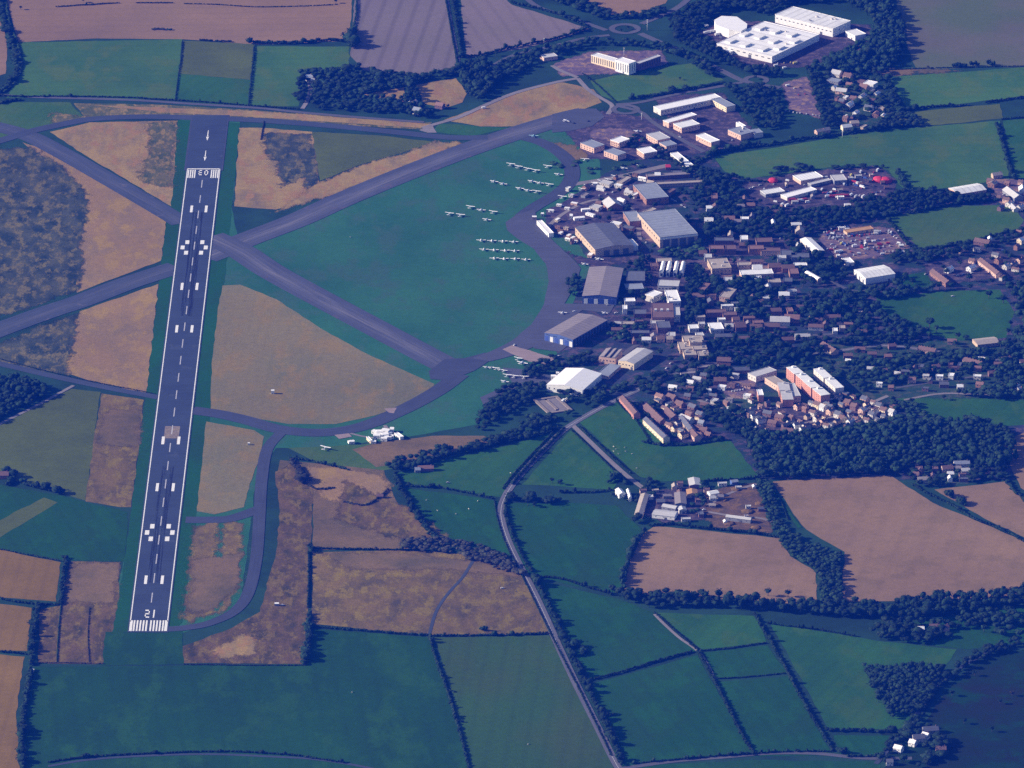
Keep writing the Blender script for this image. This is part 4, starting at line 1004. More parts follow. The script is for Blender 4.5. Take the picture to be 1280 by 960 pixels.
# research buildings in the middle
B('vaulted_laboratory','white laboratory under four roof vaults','laboratory',(824,350),(822,357),(848,358),8,wall='offwhite',roof='pale',wins=[('E',6,4,2,1.6)],doors=[('E',.7,2,2.4)])
for i,(x0,y0) in enumerate([(828,341),(836,341),(845,341),(853,341)]):
    c = P(x0,y0); building('roof_vault',['leftmost white roof vault of the four','second white roof vault from the left','third white roof vault from the left','rightmost white roof vault of the four'][i],'roof vault',34,5,8,c[:2],radians(84),wall='white',roof='bright',rt='barrel',rise=2.6,wins=[('W',1,4,3,4)],doors=[('W',-.5,1.2,2.4)],group='vaulted laboratory bays')
B('white_block','white block left of the brick vent block','laboratory',(811,366),(817,371),(828,366),9,wall='offwhite',roof='bright',wins=[('E',3,5,2,1.4)],doors=[('S',.2,2,2.4)])
B('white_block','bright white stepped block above the brick vent block','laboratory',(831,363),(836,377),(849,371),9,wall='white',roof='bright',wins=[('E',4,5,2,1.4)],doors=[('S',.2,2,2.4)],units=2)
B('white_tower','slim pale block at the right of the brick vent block','laboratory',(842,384),(843,394),(850,392),10,wall='offwhite',roof='pale',wins=[('E',2,6,1.4,1.4)],doors=[('E',.3,1.6,2.3)])
vb = B('vent_block','dull red brick block with three white roof vents','laboratory',(814,379),(815,397),(842,395),11,wall='brick',roof='tile',wins=[('E',7,8,1.5,1.2),('E',7,4,1.5,1.2)],doors=[('E',-.6,2,2.4)])
for k in range(3): link('roof_vent',unit_box(W_['white']),vb,loc=(2,-9+k*8,12.4),scale=(3.4,3,2.6))
B('purple_block','dull brick block below the vents','laboratory',(820,402),(822,410),(838,408),8,wall='purple',roof='slate',wins=[('E',4,4,1.5,1.2)],doors=[('E',.6,2,2.4)])
B('sand_hall','sand roofed hall with a broad flat top','hall',(884,324),(890,336),(914,334),9,wall='tan',roof='sand',wins=[('S',5,5,1.6,1.4),('E',5,5,1.6,1.4)],doors=[('E',0,2.4,2.6)],units=3)
B('t_hall','white T shaped hall, its long bar','hall',(926,338),(927,344),(967,342),7,wall='salmon',roof='white',wins=[('E',10,4,1.5,1.3)],doors=[('E',.8,2,2.4)])
B('t_stub','white stem standing before the long T bar','hall',(943,345),(944,350),(952,349),7,wall='offwhite',roof='white',wins=[('E',2,4,1.5,1.3)],doors=[('E',.5,1.6,2.3)])
for i,(x0,y0,w0,d0,h0) in enumerate([(866,431,26,20,9),(858,438,20,26,7),(874,440,18,22,8),(862,446,16,18,6),(879,447,14,18,6),(869,436,16,16,12)]):
    c = P(x0,y0); building('sandstone_block',['long back range of the knobbly sandstone block','left lobe of the knobbly sandstone block','right lobe of the knobbly sandstone block','front left lobe of the knobbly sandstone block','detached front right sandstone lobe','raised middle of the knobbly sandstone block'][i],'college block',w0,d0,h0,c[:2],radians(6),wall='tan',roof='sand',wins=[('S',4,h0*.55,1.5,1.3),('E',3,h0*.55,1.5,1.3)],doors=[('S',.3,1.8,2.4)],units=2,group='sandstone college blocks')
for A_,B_,C2,w0,r1,lab in [((860,406),(862,411),(873,409),'offwhite','white','small white roof left above the sandstone block'),((885,404),(889,412),(904,409),'offwhite','bright','larger white roof right above the sandstone block'),((869,416),(871,420),(880,419),'offwhite','pale','little pale roof between the white roofs and sandstone')]:
    B('small_hall',lab,'hall',A_,B_,C2,6,wall=w0,roof=r1,rt='flat',wins=[('E',3,3,1.4,1.2)],doors=[('E',.7,1.6,2.3)])
# residences
def residence(A, B_, n, depth_px, h, wall, roof, lab, dark=True):
    a, b = P(*A, h)[:2], P(*B_, h)[:2]; u = b-a; L = np.linalg.norm(u); ud = u/L; vd = np.array([-ud[1], ud[0]]); ang = atan2(ud[1], ud[0])
    ctr = a+u/2+vd*depth_px/2
    root = link('residence_block', None, loc=(ctr[0], ctr[1], 0), rz=ang, cat='residence', label=lab, group='student residences')
    seg = L/n
    for i in range(n):
        x0, x1 = -L/2+i*seg, -L/2+(i+1)*seg-(1.6 if i < n-1 else 0); off = (i % 2)*1.2
        m = MB(); m.box(x0, x1, -depth_px/2+off, depth_px/2+off, 0, h-.4-(i % 2)*.5); m.build('wall', W_[wall], root)
        m = MB(); m.box(x0-.3, x1+.3, -depth_px/2-.3+off, depth_px/2+.3+off, h-.4-(i % 2)*.5, h-(i % 2)*.5); m.box(x0+2, x0+5, 0, 3, h-(i % 2)*.5, h+1.8); m.build('roof', R_[roof], root)
        if i < n-1:
            m = MB(); m.box(x1, x1+1.6, -depth_px/2+1.5, depth_px/2-.5, 0, h-1); m.build('stair_bay', W_['dark'], root)
        for z in np.arange(2, h-1.2, 2.9):
            for q in (.25, .5, .75):
                link('window', unit_box(GLASS), root, loc=(x0+(x1-x0)*q, -depth_px/2+off-.04, z), scale=(1.0, .12, 1.1))
        link('door', unit_box(DOORM), root, loc=((x0+x1)/2+1.7, -depth_px/2+off-.06, 1.1), scale=(1.1, .16, 2.2))
    BUILT.append((ctr[0], ctr[1], L*.4))
residence((983,459),(1025,494),4,13,15,'coral','white','salmon pink residence of four joined blocks, longest one')
residence((1017,461),(1043,485),2,12,12,'offwhite','white','cream walled residence block right of the salmon one')
residence((972,478),(977,499),2,14,11,'coral','pale','short residence at the near end of the grey hall complex')
B('hall_complex','upper grey roofed range of the hall complex','hall',(943,464),(945,471),(971,463),8,wall='offwhite',roof='pale',wins=[('S',3,4,1.5,1.3),('E',6,4,1.5,1.3)],doors=[('E',.5,2,2.4)])
B('hall_complex','middle salmon walled range of the hall complex','hall',(956,472),(975,484),(984,480),8,wall='salmon',roof='sand',wins=[('S',7,4,1.5,1.3)],doors=[('S',.5,2,2.4)])
B('hall_complex','front cream roofed range of the hall complex','hall',(973,480),(981,496),(999,491),9,wall='salmon',roof='pale',wins=[('S',4,5,1.5,1.3),('E',5,5,1.5,1.3)],doors=[('S',.5,2,2.4)])
B('red_tower','narrow white roofed block with glowing red brick end','residence',(946,487),(948,494),(954,492),10,wall='coral',roof='bright',wins=[('S',2,6,1.4,1.3)],doors=[('S',.4,1.4,2.2)])
# terraces south of the campus
def terrace(A, B_, n, h, wall, roof, lab, depth=9, group='terraced houses'):
    a, b = P(*A, h)[:2], P(*B_, h)[:2]; u = b-a; L = np.linalg.norm(u); ud = u/L; vd = np.array([-ud[1], ud[0]]); ctr = a+u/2+vd*depth/2
    r = building('house_terrace', lab, 'terrace', L, depth, h, ctr, atan2(ud[1], ud[0]), wall=wall, roof=roof, rt='gable', rise=2.8,
                 wins=[('S', n*2, h*.72, 1.1, 1.1), ('S', n, h*.28, 1.5, 1.2)], doors=[('S', -1+2*(i+.22)/n, 1.0, 2.1) for i in range(n)], group=group)
    ro = [c for c in r.children if c.name.startswith('roof')][0]
    for i in range(n): link('chimney', unit_box(W_['brick']), ro, loc=(-L/2+L*(i+.95)/n, 0, h+3.2), scale=(.9, .7, 1.6))
    return r
terrace((774,497),(792,518),8,7,'coral','tile','brown terrace at the left end beside the pasture')
terrace((804,507),(825,527),8,7,'purple','tile','brown terrace behind the yellow lit one')
terrace((803.5,524),(829,548),8,7,'cream','slate','yellow lit terrace facing the pasture')
terrace((847,520),(861,538),6,6,'tan','slate','long pale terrace in the middle of the small estate')
terrace((861,539),(868,547),3,6,'salmon','tile','short terrace below the long pale one')
terrace((830,512),(840,522),4,6,'purple','tile','short dull terrace above the yellow lit one')
terrace((1162,339),(1182,354),7,6,'brick','tile','brick terrace with lit red end, first from the warehouse')
terrace((1222,325),(1245,343),8,6,'salmon','tile','brick terrace with pale front, second from the warehouse')
terrace((1147,436),(1168,440),6,5,'salmon','tile','lone low brick terrace under the sports field')
terrace((1203,450),(1225,456),6,5,'tan','tile','lone low terrace near the sandy pavilion')
terrace((1025,430),(1041,440),5,5,'tan','tile','small terrace beside the main road above the salmon blocks')
# yards
B('scrapyard_shed','broad white shed roof at the back of the scrapyard','shed',(994,219),(1001,226),(1029,221),6,wall='salmon',roof='bright',joints=5,wins=[('E',4,4,2,1)],doors=[('E',0,5,4)])
B('scrapyard_shed','long thin white roof across the scrapyard','shed',(981,242),(984,247),(1021,237),5,wall='offwhite',roof='bright',wins=[('E',6,3,1.6,1)],doors=[('E',.5,4,3.6)])
B('scrapyard_shed','pale ridged roof at the left of the scrapyard','shed',(952,238),(957,243),(981,239),5,wall='grey',roof='white',joints=4,wins=[('E',4,3,1.6,1)],doors=[('E',0,4,3.6)])
B('scrapyard_shed','thin pale roof between the two longest scrapyard roofs','shed',(1013,228),(1014,231),(1039,225),4,wall='grey',roof='pale',wins=[('E',4,2.6,1.4,1)],doors=[('E',0,3,3)])
B('scrapyard_shed','grey roof at the middle of the scrapyard','shed',(1038,219),(1043,226),(1056,221),6,wall='grey',roof='pale',wins=[('E',3,3,1.6,1)],doors=[('E',0,4,3.6)])
B('orange_store','long rust orange roof behind the vehicle yard','store',(1057,287),(1059,291),(1092,286),4,wall='tan',roof='orange',wins=[('E',6,2.4,1.4,.9)],doors=[('E',.5,3,3)])
B('white_store','slanting white roof left of the vehicle yard','store',(1000,299),(1017,315),(1026,309),6,wall='offwhite',roof='bright',rt='gable',rise=1.6,wins=[('S',5,3.6,1.4,1)],doors=[('S',.5,4,4)])
B('white_store','small white roof at the lower edge of the vehicle yard','store',(1052,323),(1058,329),(1067,327),5,wall='offwhite',roof='bright',wins=[('S',2,3,1.4,1)],doors=[('E',0,3,3)])
B('warehouse','white warehouse with slatted lit wall and ridged roof','warehouse',(1063,338),(1082,348),(1119,342),9,wall='white',roof='white',joints=6,rt='gable',rise=2.2,wins=[('S',7,6,1.6,2)],doors=[('S',-.6,4,5),('S',0,4,5),('S',.6,4,5),('E',.6,3,3)])
B('canopy_hall','curved white canopy over a tan hall','hall',(1006,341),(1022,350),(1026,348),6,wall='tan',roof='bright',rt='barrel',rise=2.2,wins=[('S',5,3,1.4,1.2)],doors=[('S',.6,2,2.4)])
B('two_tone_shed','long shed with a bright and a pinkish roof half','shed',(1193,234),(1197,243),(1233,237),5,wall='salmon',roof='white',rt='gable',rise=2.5,joints=9,wins=[('E',8,3,1.4,1)],doors=[('E',.7,3,3)])
B('pavilion','sandy roofed sports pavilion','pavilion',(1216,424),(1222,431),(1249,428),5,wall='tan',roof='sand',rt='hip',rise=2.2,wins=[('E',6,2.8,1.6,1.2)],doors=[('E',0,2,2.3)])
B('edge_shed','long grey shed running out at the east edge','shed',(1253,237),(1268,248),(1276,244),5,wall='grey',roof='pale',rt='gable',wins=[('S',5,3,1.4,1)],doors=[('S',.5,3,3)])
B('edge_shed','pale green roofed shed at the east edge','shed',(1259,254),(1267,262),(1272,260),4,wall='offwhite',roof='pale',rt='gable',wins=[('S',3,2.6,1.4,1)],doors=[('S',.5,3,3)])
B('clubhouse','long white clubhouse at the apron point','clubhouse',(671,276),(686,292),(690,289),6,wall='white',roof='bright',wins=[('S',6,3.4,2,1.2)],doors=[('S',.8,2,2.4)])
B('farmhouse','white farmhouse beside the lane, larger of two','farmhouse',(769,612),(774,618),(780,615),6,wall='white',roof='bright',rt='gable',rise=2,wins=[('S',3,4,1,1.1),('E',2,4,1,1.1)],doors=[('S',.3,1,2.1)])
B('farm_cottage','white cottage just right of the farmhouse','cottage',(783,612),(786,622),(789,620),5,wall='white',roof='white',rt='gable',rise=1.6,wins=[('S',3,3,1,1.1)],doors=[('S',.3,1,2.1)])
for A_,B_,C2,w0,r1,lab in [((796,634),(803,644),(811,618),'tan','sand','narrow sandy roofed barn along the lane'),((814,636),(815,643),(843,646),'white','pale','open fronted barn with white posts'),((827,629),(827,633),(844,636),'grey','pale','thin grey roof behind the open fronted barn'),
   ((843,616),(844,630),(858,632),'grey','taupe','brown roofed barn in the middle of the farm'),((860,598),(862,607),(876,606),'purple','pale','grey gabled barn at the back of the farm'),((858,612),(859,618),(872,619),'tan','orange','tawny roofed barn facing the yard'),
   ((887,614),(888,618),(899,616),'white','white','little white shed by the earth banks'),((914,600),(915,603),(923,602),'blue','grey','small blue shed at the top of the earth banks'),((847,634),(849,638),(858,637),'offwhite','pale','low pale shed right of the open fronted barn'),
   ((906,643),(907,646),(938,650),'grey','pale','long thin sheeted stack on the earth banks')]:
    B('barn',lab,'barn',A_,B_,C2,5,wall=w0,roof=r1,rt='gable',rise=1.6,wins=[('E',3,3,1.2,.9)],doors=[('E',.2,3,3)],group='farm buildings')

# ================================================================== small houses and blocks told apart by what they stand by
def proto_house(W, D, h, wall, roof):
    return dict(W=W, D=D, h=h, wall=wall, roof=roof)
WORD = {'white': 'white', 'offwhite': 'pale', 'cream': 'cream', 'tan': 'tan', 'brick': 'brick', 'salmon': 'salmon', 'purple': 'dark', 'grey': 'grey'}
def house(px, py, W=9, D=7, h=5.2, deg=0, wall='brick', roof='tile', rt='gable', group='small houses', cat='house'):
    c = P(px, py)
    r = building('house' if cat == 'house' else 'small_block', None, cat, W, D, h, c[:2], radians(deg), wall=wall, roof=roof, rt=rt, rise=min(W, D)*.34,
                 wins=[('S', max(2, int(W/3.5)), h*.68, 1.1, 1.1), ('E', 2, h*.68, 1.1, 1.1)], doors=[('S', .15, 1.0, 2.1)], group=group)
    if rt != 'flat':
        ro = [q for q in r.children if q.name.startswith('roof')][0]
        link('chimney', unit_box(W_['brick']), ro, loc=(W*.35, 0, h+min(W, D)*.34+.5), scale=(.9, .7, 1.5))
    rw = {'white':'white','bright':'white','grey':'grey','slate':'slate','taupe':'taupe','pale':'pale','tile':'brown','redtile':'red','orange':'orange','sand':'sandy','red':'red'}[roof]
    label_later(r, f'{WORD[wall]} {"house" if cat == "house" else "block"} with {rw} roof', px, py)
    return r
S = [ # campus blocks  px py W D h deg wall roof rt
 (897,316,22,14,8,2,'brick','redtile','flat'),(912,316,16,16,8,2,'purple','tile','flat'),(945,316,20,14,8,2,'brick','redtile','flat'),(963,318,26,12,7,2,'salmon','tile','flat'),(985,322,20,18,7,0,'grey','slate','flat'),
 (905,305,26,12,7,0,'purple','slate','flat'),(930,303,10,16,7,0,'offwhite','white','flat'),(955,306,22,16,7,5,'purple','tile','flat'),(992,345,12,20,7,4,'brick','redtile','flat'),(1000,325,24,18,7,0,'grey','slate','flat'),
 (880,365,8,30,7,-20,'brick','redtile','flat'),(910,372,14,34,7,-18,'salmon','sand','flat'),(872,375,18,16,7,0,'purple','tile','flat'),(895,395,26,12,7,4,'purple','tile','flat'),(912,398,18,12,7,4,'brick','tile','flat'),
 (968,356,16,14,6,5,'tan','sand','flat'),(980,372,14,10,5,0,'offwhite','white','gable'),(975,405,26,14,6,-4,'offwhite','pale','gable'),(990,402,20,12,6,-6,'brick','redtile','gable'),(965,412,20,10,6,0,'purple','tile','gable'),
 (945,414,16,12,6,0,'brick','tile','gable'),(925,412,14,14,6,10,'purple','tile','gable'),(905,424,24,8,5,2,'purple','slate','gable'),(930,427,14,8,5,2,'brick','tile','gable'),(885,325,10,14,6,0,'offwhite','pale','flat'),
 (822,408,18,14,7,0,'offwhite','pale','flat'),(800,420,24,10,6,0,'purple','slate','flat'),(785,408,16,10,5,0,'tan','sand','flat'),(808,428,12,8,5,0,'offwhite','white','gable'),(830,330,20,12,6,5,'brick','sand','flat'),
 (850,333,14,12,6,5,'salmon','tile','flat'),(818,336,10,12,6,5,'purple','tile','flat'),(787,380,14,12,6,5,'offwhite','bright','flat'),(781,391,6,14,8,0,'white','bright','flat'),(800,395,16,16,6,0,'purple','slate','flat'),
 (812,268,8,20,6,-40,'tan','sand','flat'),(770,283,14,10,5,-25,'offwhite','white','flat'),(785,288,16,8,5,-25,'purple','slate','flat'),(838,243,6,20,5,-30,'brick','tile','flat'),(835,222,60,10,5,10,'purple','taupe','flat'),
 (850,232,66,8,5,8,'tan','sand','flat'),(882,240,10,8,5,0,'brick','redtile','flat'),(893,250,8,20,6,0,'brick','redtile','flat'),(912,278,14,10,6,0,'brick','redtile','gable'),(886,280,12,10,6,0,'offwhite','white','gable'),
 (757,232,18,12,5,-30,'offwhite','pale','flat'),(780,228,8,26,4,-30,'tan','sand','flat'),(795,246,5,16,5,-35,'white','bright','flat'),(745,262,14,12,5,-30,'offwhite','pale','flat'),
 (822,222,8,8,5,0,'white','bright','gable'),(835,212,7,7,5,0,'brick','red','gable'),(846,218,14,8,4,0,'grey','slate','flat'),
 (905,455,18,10,6,-8,'brick','tile','gable'),(925,466,24,8,5,6,'purple','slate','gable'),(885,462,28,8,5,6,'purple','taupe','flat'),(860,470,20,8,5,10,'offwhite','taupe','flat'),(900,480,16,10,6,0,'brick','tile','gable'),
 (985,428,16,8,5,8,'brick','tile','gable'),(1003,424,20,8,5,4,'offwhite','pale','gable'),(1075,440,14,7,5,-8,'purple','tile','gable'),(1090,446,12,7,5,0,'brick','tile','gable'),(1060,448,12,7,5,0,'purple','tile','gable'),
 (1040,400,22,8,5,2,'salmon','tile','gable'),(1020,412,20,8,5,-6,'offwhite','tile','gable'),(970,392,14,9,5,5,'brick','tile','gable'),(1000,388,10,8,5,0,'purple','tile','gable'),
 # scattered white houses and gables in the housing estate
 (1022,510,9,9,6,-45,'cream','tile','gable'),(1029,513,8,8,6,-45,'white','pale','gable'),(1038,518,8,9,6,-45,'salmon','slate','gable'),(1048,522,9,9,6,-45,'offwhite','slate','gable'),(1053,527,8,8,6,-45,'cream','tile','gable'),
 (1063,531,7,10,6,-45,'white','pale','gable'),(1081,503,9,9,6,-40,'salmon','slate','gable'),(1099,511,8,8,6,-40,'offwhite','slate','gable'),(1105,517,9,9,6,-40,'cream','tile','gable'),(1115,519,8,8,6,-40,'white','pale','gable'),
 (1078,517,8,9,6,-40,'salmon','pale','gable'),(1048,500,7,8,6,-40,'offwhite','slate','gable'),(1060,507,9,8,6,-40,'brick','tile','gable'),(1068,512,9,8,6,-40,'purple','tile','gable'),(1090,522,8,8,6,-40,'offwhite','slate','gable'),
 (937,518,6,12,6,-60,'white','slate','gable'),(944,524,6,12,6,-60,'white','slate','gable'),(951,529,6,12,6,-60,'white','slate','gable'),(949,539,6,10,6,-60,'offwhite','slate','gable'),(988,532,6,9,6,-60,'offwhite','slate','gable'),
 (998,535,6,14,6,-60,'white','slate','gable'),(1006,540,6,14,6,-60,'white','slate','gable'),(997,512,7,8,6,-50,'salmon','tile','gable'),(1021,527,7,8,6,-50,'offwhite','tile','gable'),(1029,531,7,8,6,-50,'salmon','tile','gable'),
 (975,525,12,8,5,-30,'brick','tile','gable'),(966,532,12,8,5,-30,'purple','tile','gable'),(984,542,16,8,5,-20,'tan','tile','gable'),(960,520,12,8,5,-30,'purple','slate','gable'),
 # small estate
 (836,531,7,12,6,-50,'cream','slate','gable'),(845,539,7,12,6,-50,'cream','slate','gable'),(854,547,8,12,6,-50,'cream','tile','gable'),(872,547,12,8,5,-30,'salmon','tile','gable'),(880,541,10,8,5,-30,'brick','tile','gable'),
 (858,528,18,10,6,-45,'offwhite','pale','gable'),(877,532,8,8,5,-30,'blue','grey','gable') if False else (877,532,8,8,5,-30,'grey','grey','gable'),(825,500,12,8,6,-45,'salmon','redtile','gable'),(840,500,14,9,5,-45,'purple','tile','gable'),(850,508,12,8,5,-45,'brick','tile','gable'),
 (866,512,12,8,5,-45,'purple','slate','gable'),(875,521,10,8,5,-45,'offwhite','slate','gable'),(886,492,6,6,5,0,'white','bright','gable'),(912,514,7,7,4,0,'white','bright','gable'),
 # east side
 (1186,340,8,12,5,-40,'white','bright','gable'),(1214,338,8,13,5,-40,'white','bright','gable'),(1248,329,8,10,6,-40,'brick','redtile','gable'),(1258,336,8,10,5,-40,'offwhite','pale','gable'),(1267,333,6,10,5,-40,'tan','slate','gable'),
 (1275,328,7,10,5,-40,'salmon','tile','gable'),(1277,304,8,12,6,-40,'cream','bright','gable'),(1228,306,22,10,5,-30,'purple','tile','gable'),(1237,303,5,9,6,0,'offwhite','white','gable'),(1278,240,10,14,5,0,'white','white','gable'),
 (1246,222,14,8,5,20,'tan','sand','gable'),(1241,233,10,12,5,-30,'brick','sand','gable'),(1262,258,8,10,5,-40,'offwhite','pale','gable'),(1275,262,8,10,5,-40,'offwhite','pale','gable'),
 (1180,484,12,7,5,0,'purple','slate','gable'),(1200,487,8,7,5,0,'offwhite','white','gable'),(1225,484,10,7,5,-20,'brick','redtile','gable'),(1270,486,7,9,5,-50,'cream','white','gable'),(1275,490,7,9,5,-50,'offwhite','white','gable'),
 (1122,471,8,7,5,-20,'salmon','pale','gable'),(1140,478,10,7,5,-10,'salmon','redtile','gable'),(1110,449,10,7,5,0,'brick','redtile','gable'),(1190,430,12,7,5,-5,'salmon','redtile','gable'),(1170,462,10,7,5,10,'purple','tile','gable'),
 (1115,436,10,7,5,10,'purple','tile','gable'),(1240,470,10,7,5,10,'purple','tile','gable'),(1258,452,12,7,5,10,'brick','tile','gable'),(1280,456,12,8,5,10,'offwhite','tile','gable'),
 # houses below the factory
 (1046,95,14,12,5,-30,'offwhite','pale','gable'),(1060,98,12,10,5,-30,'salmon','tile','gable'),(1043,104,18,12,5,-30,'grey','grey','flat'),(1088,109,16,14,7,-30,'white','bright','flat'),(1080,112,12,10,5,-30,'salmon','redtile','gable'),
 (1052,117,16,10,5,-20,'salmon','pale','gable'),(1062,134,8,16,5,-30,'offwhite','white','gable'),(1070,145,6,10,6,-30,'white','bright','gable'),(1058,162,14,9,5,20,'cream','white','gable'),(1068,157,12,8,5,10,'tan','sand','gable'),
 (1078,124,8,14,5,-30,'offwhite','pale','gable'),(1095,146,8,12,5,-20,'brick','redtile','gable'),(1104,148,5,10,5,-20,'cream','white','gable'),(1086,138,12,9,5,-30,'offwhite','slate','gable'),(1028,166,8,22,4,-60,'salmon','sand','gable'),
 # village, hamlet, farm
 (1145,597,8,8,5,-20,'salmon','tile','gable'),(1154,603,14,8,5,10,'offwhite','sand','gable'),(1150,592,7,9,5,-20,'brick','tile','gable'),(1184,589,14,9,5,10,'tan','tile','gable'),(1202,583,20,8,5,5,'offwhite','grey','gable'),(1207,592,10,8,5,5,'offwhite','pale','gable'),
 (1188,596,8,7,5,5,'offwhite','white','gable'),(1123,939,10,8,5,-30,'white','bright','gable'),(1141,932,8,8,5,-30,'white','bright','gable'),(1157,923,8,8,5,-30,'white','bright','gable'),(1148,926,14,10,5,10,'offwhite','slate','gable'),(1163,916,18,10,5,10,'grey','slate','gable'),
 (1151,790,8,7,5,0,'white','bright','gable'),(1181,788,9,7,5,20,'salmon','tile','gable'),(1168,787,12,7,5,0,'purple','tile','gable'),(1112,956,8,7,5,0,'offwhite','slate','gable'),(1176,940,12,8,5,0,'brick','tile','gable'),
 (386,100,10,9,5,20,'offwhite','white','gable'),(391,103,6,6,4,0,'cream','pale','gable'),(512,134,4,10,6,0,'white','bright','gable'),(522,142,12,10,6,-30,'offwhite','grey','gable'),(518,131,6,8,5,-30,'tan','pale','gable'),(550,135,12,9,5,-30,'purple','redtile','gable'),
 (532,588,20,8,4,5,'purple','redtile','gable'),(522,590,7,7,4,5,'grey','grey','gable'),(4,597,14,10,5,0,'brick','tile','gable'),(475,622,8,6,3,0,'purple','tile','gable'),
]
# low blocks, sheds and bungalows that fill the campus and the estates
def fill(poly, n, kinds, deg, wr, hr, seed):
    r_ = np.random.RandomState(seed); W = [P(*q) for q in poly]; xs = [q[0] for q in W]; ys = [q[1] for q in W]; k = t = 0
    while k < n and t < 4000:
        t += 1; x, y = r_.uniform(min(xs), max(xs)), r_.uniform(min(ys), max(ys))
        w0, d0 = r_.uniform(*wr), r_.uniform(wr[0]*.6, wr[1]*.62)
        if not inside(W, x, y) or not clear(x, y, max(w0, d0)*.55+2): continue
        px_, py_ = unproject((x, y, 0)); wl, rf = kinds[r_.randint(len(kinds))]
        S.append((px_, py_, w0, d0, r_.uniform(*hr), deg+r_.uniform(-4, 4)+(90 if r_.rand() < .3 else 0), wl, rf, 'gable' if r_.rand() < .6 else 'flat'))
        BUILT.append((x, y, w0*.45)); k += 1
KA = [('purple','tile'),('purple','slate'),('brick','redtile'),('brick','tile'),('tan','sand'),('offwhite','pale'),('grey','taupe'),('offwhite','white'),('offwhite','pale'),('white','bright'),('salmon','tile')]
KB = [('offwhite','slate'),('offwhite','tile'),('cream','tile'),('salmon','tile'),('brick','redtile'),('brick','tile'),('purple','slate'),('tan','slate')]
for s in S: c_ = P(s[0], s[1]); BUILT.append((c_[0], c_[1], s[2]*.4))
fill([(870,300),(1000,290),(1010,330),(1000,355),(885,360)], 14, KA, 2, (9, 20), (4, 7), 1)
fill([(880,360),(990,355),(1000,400),(960,425),(885,428),(862,415)], 22, KA, 4, (8, 16), (4, 7), 2)
fill([(780,378),(815,400),(850,412),(850,430),(790,430),(765,420)], 8, KA, 2, (8, 15), (4, 6), 3)
fill([(890,240),(1000,268),(1000,295),(930,292),(885,270)], 12, KA, 2, (8, 14), (4, 7), 4)
fill([(700,240),(790,218),(838,218),(850,240),(800,255),(745,262)], 14, KA+[('white','bright')], -30, (6, 12), (3, 5), 5)
fill([(695,285),(720,282),(722,300),(715,312),(700,300)], 6, KA+[('white','bright')], -30, (4, 8), (3, 4), 6)
fill([(830,475),(900,462),(935,475),(935,500),(880,512),(850,500)], 16, KA, -20, (8, 13), (4, 6), 7)
fill([(820,500),(868,512),(892,545),(868,550),(835,535)], 12, KB, -45, (7, 11), (4.5, 6), 8)
fill([(900,505),(1000,500),(1010,545),(960,545),(920,530)], 18, KB, -55, (6, 10), (4.5, 6), 9)
fill([(1000,500),(1060,492),(1118,512),(1110,528),(1040,538),(1000,530)], 30, KB, -42, (6, 10), (4.5, 6), 10)
fill([(1050,440),(1110,440),(1180,470),(1160,492),(1110,490),(1060,480)], 12, KA, -10, (7, 11), (4.5, 6), 11)
fill([(1180,455),(1250,452),(1250,480),(1180,482)], 8, KA, -10, (7, 11), (4.5, 6), 12)
fill([(1230,225),(1290,222),(1290,270),(1245,262)], 8, KB, -30, (7, 11), (4, 6), 13)
fill([(1190,300),(1290,290),(1290,350),(1250,350),(1200,330)], 10, KB, -35, (7, 11), (4.5, 6), 14)
fill([(1035,92),(1085,98),(1108,140),(1080,162),(1050,162)], 14, KA, -30, (7, 12), (4, 6), 15)
fill([(945,225),(1110,206),(1115,245),(1060,262),(965,262)], 16, KA+[('white','bright')], 5, (5, 10), (3, 4.5), 16)
fill([(1030,286),(1125,286),(1130,318),(1045,328)], 8, KA+[('white','bright')], 5, (4, 8), (3, 4), 17)
fill([(1010,395),(1080,392),(1090,420),(1010,425)], 8, KA, 0, (7, 12), (4, 6), 18)
fill([(1142,586),(1210,582),(1212,602),(1160,606)], 7, KA, 0, (7, 11), (4, 6), 19)
fill([(800,612),(880,600),(905,606),(900,640),(880,654),(810,650)], 16, KA, 5, (6, 12), (3, 5), 20)
fill([(890,610),(945,604),(960,655),(900,656)], 6, KA, 5, (5, 8), (2, 4), 21)
for s in S: house(*s[:2], W=s[2], D=s[3], h=s[4], deg=s[5], wall=s[6], roof=s[7], rt=s[8], cat='house' if s[2]*s[3] < 130 and s[8] != 'flat' else 'campus block', group='small houses' if s[2]*s[3] < 130 and s[8] != 'flat' else 'small campus blocks')

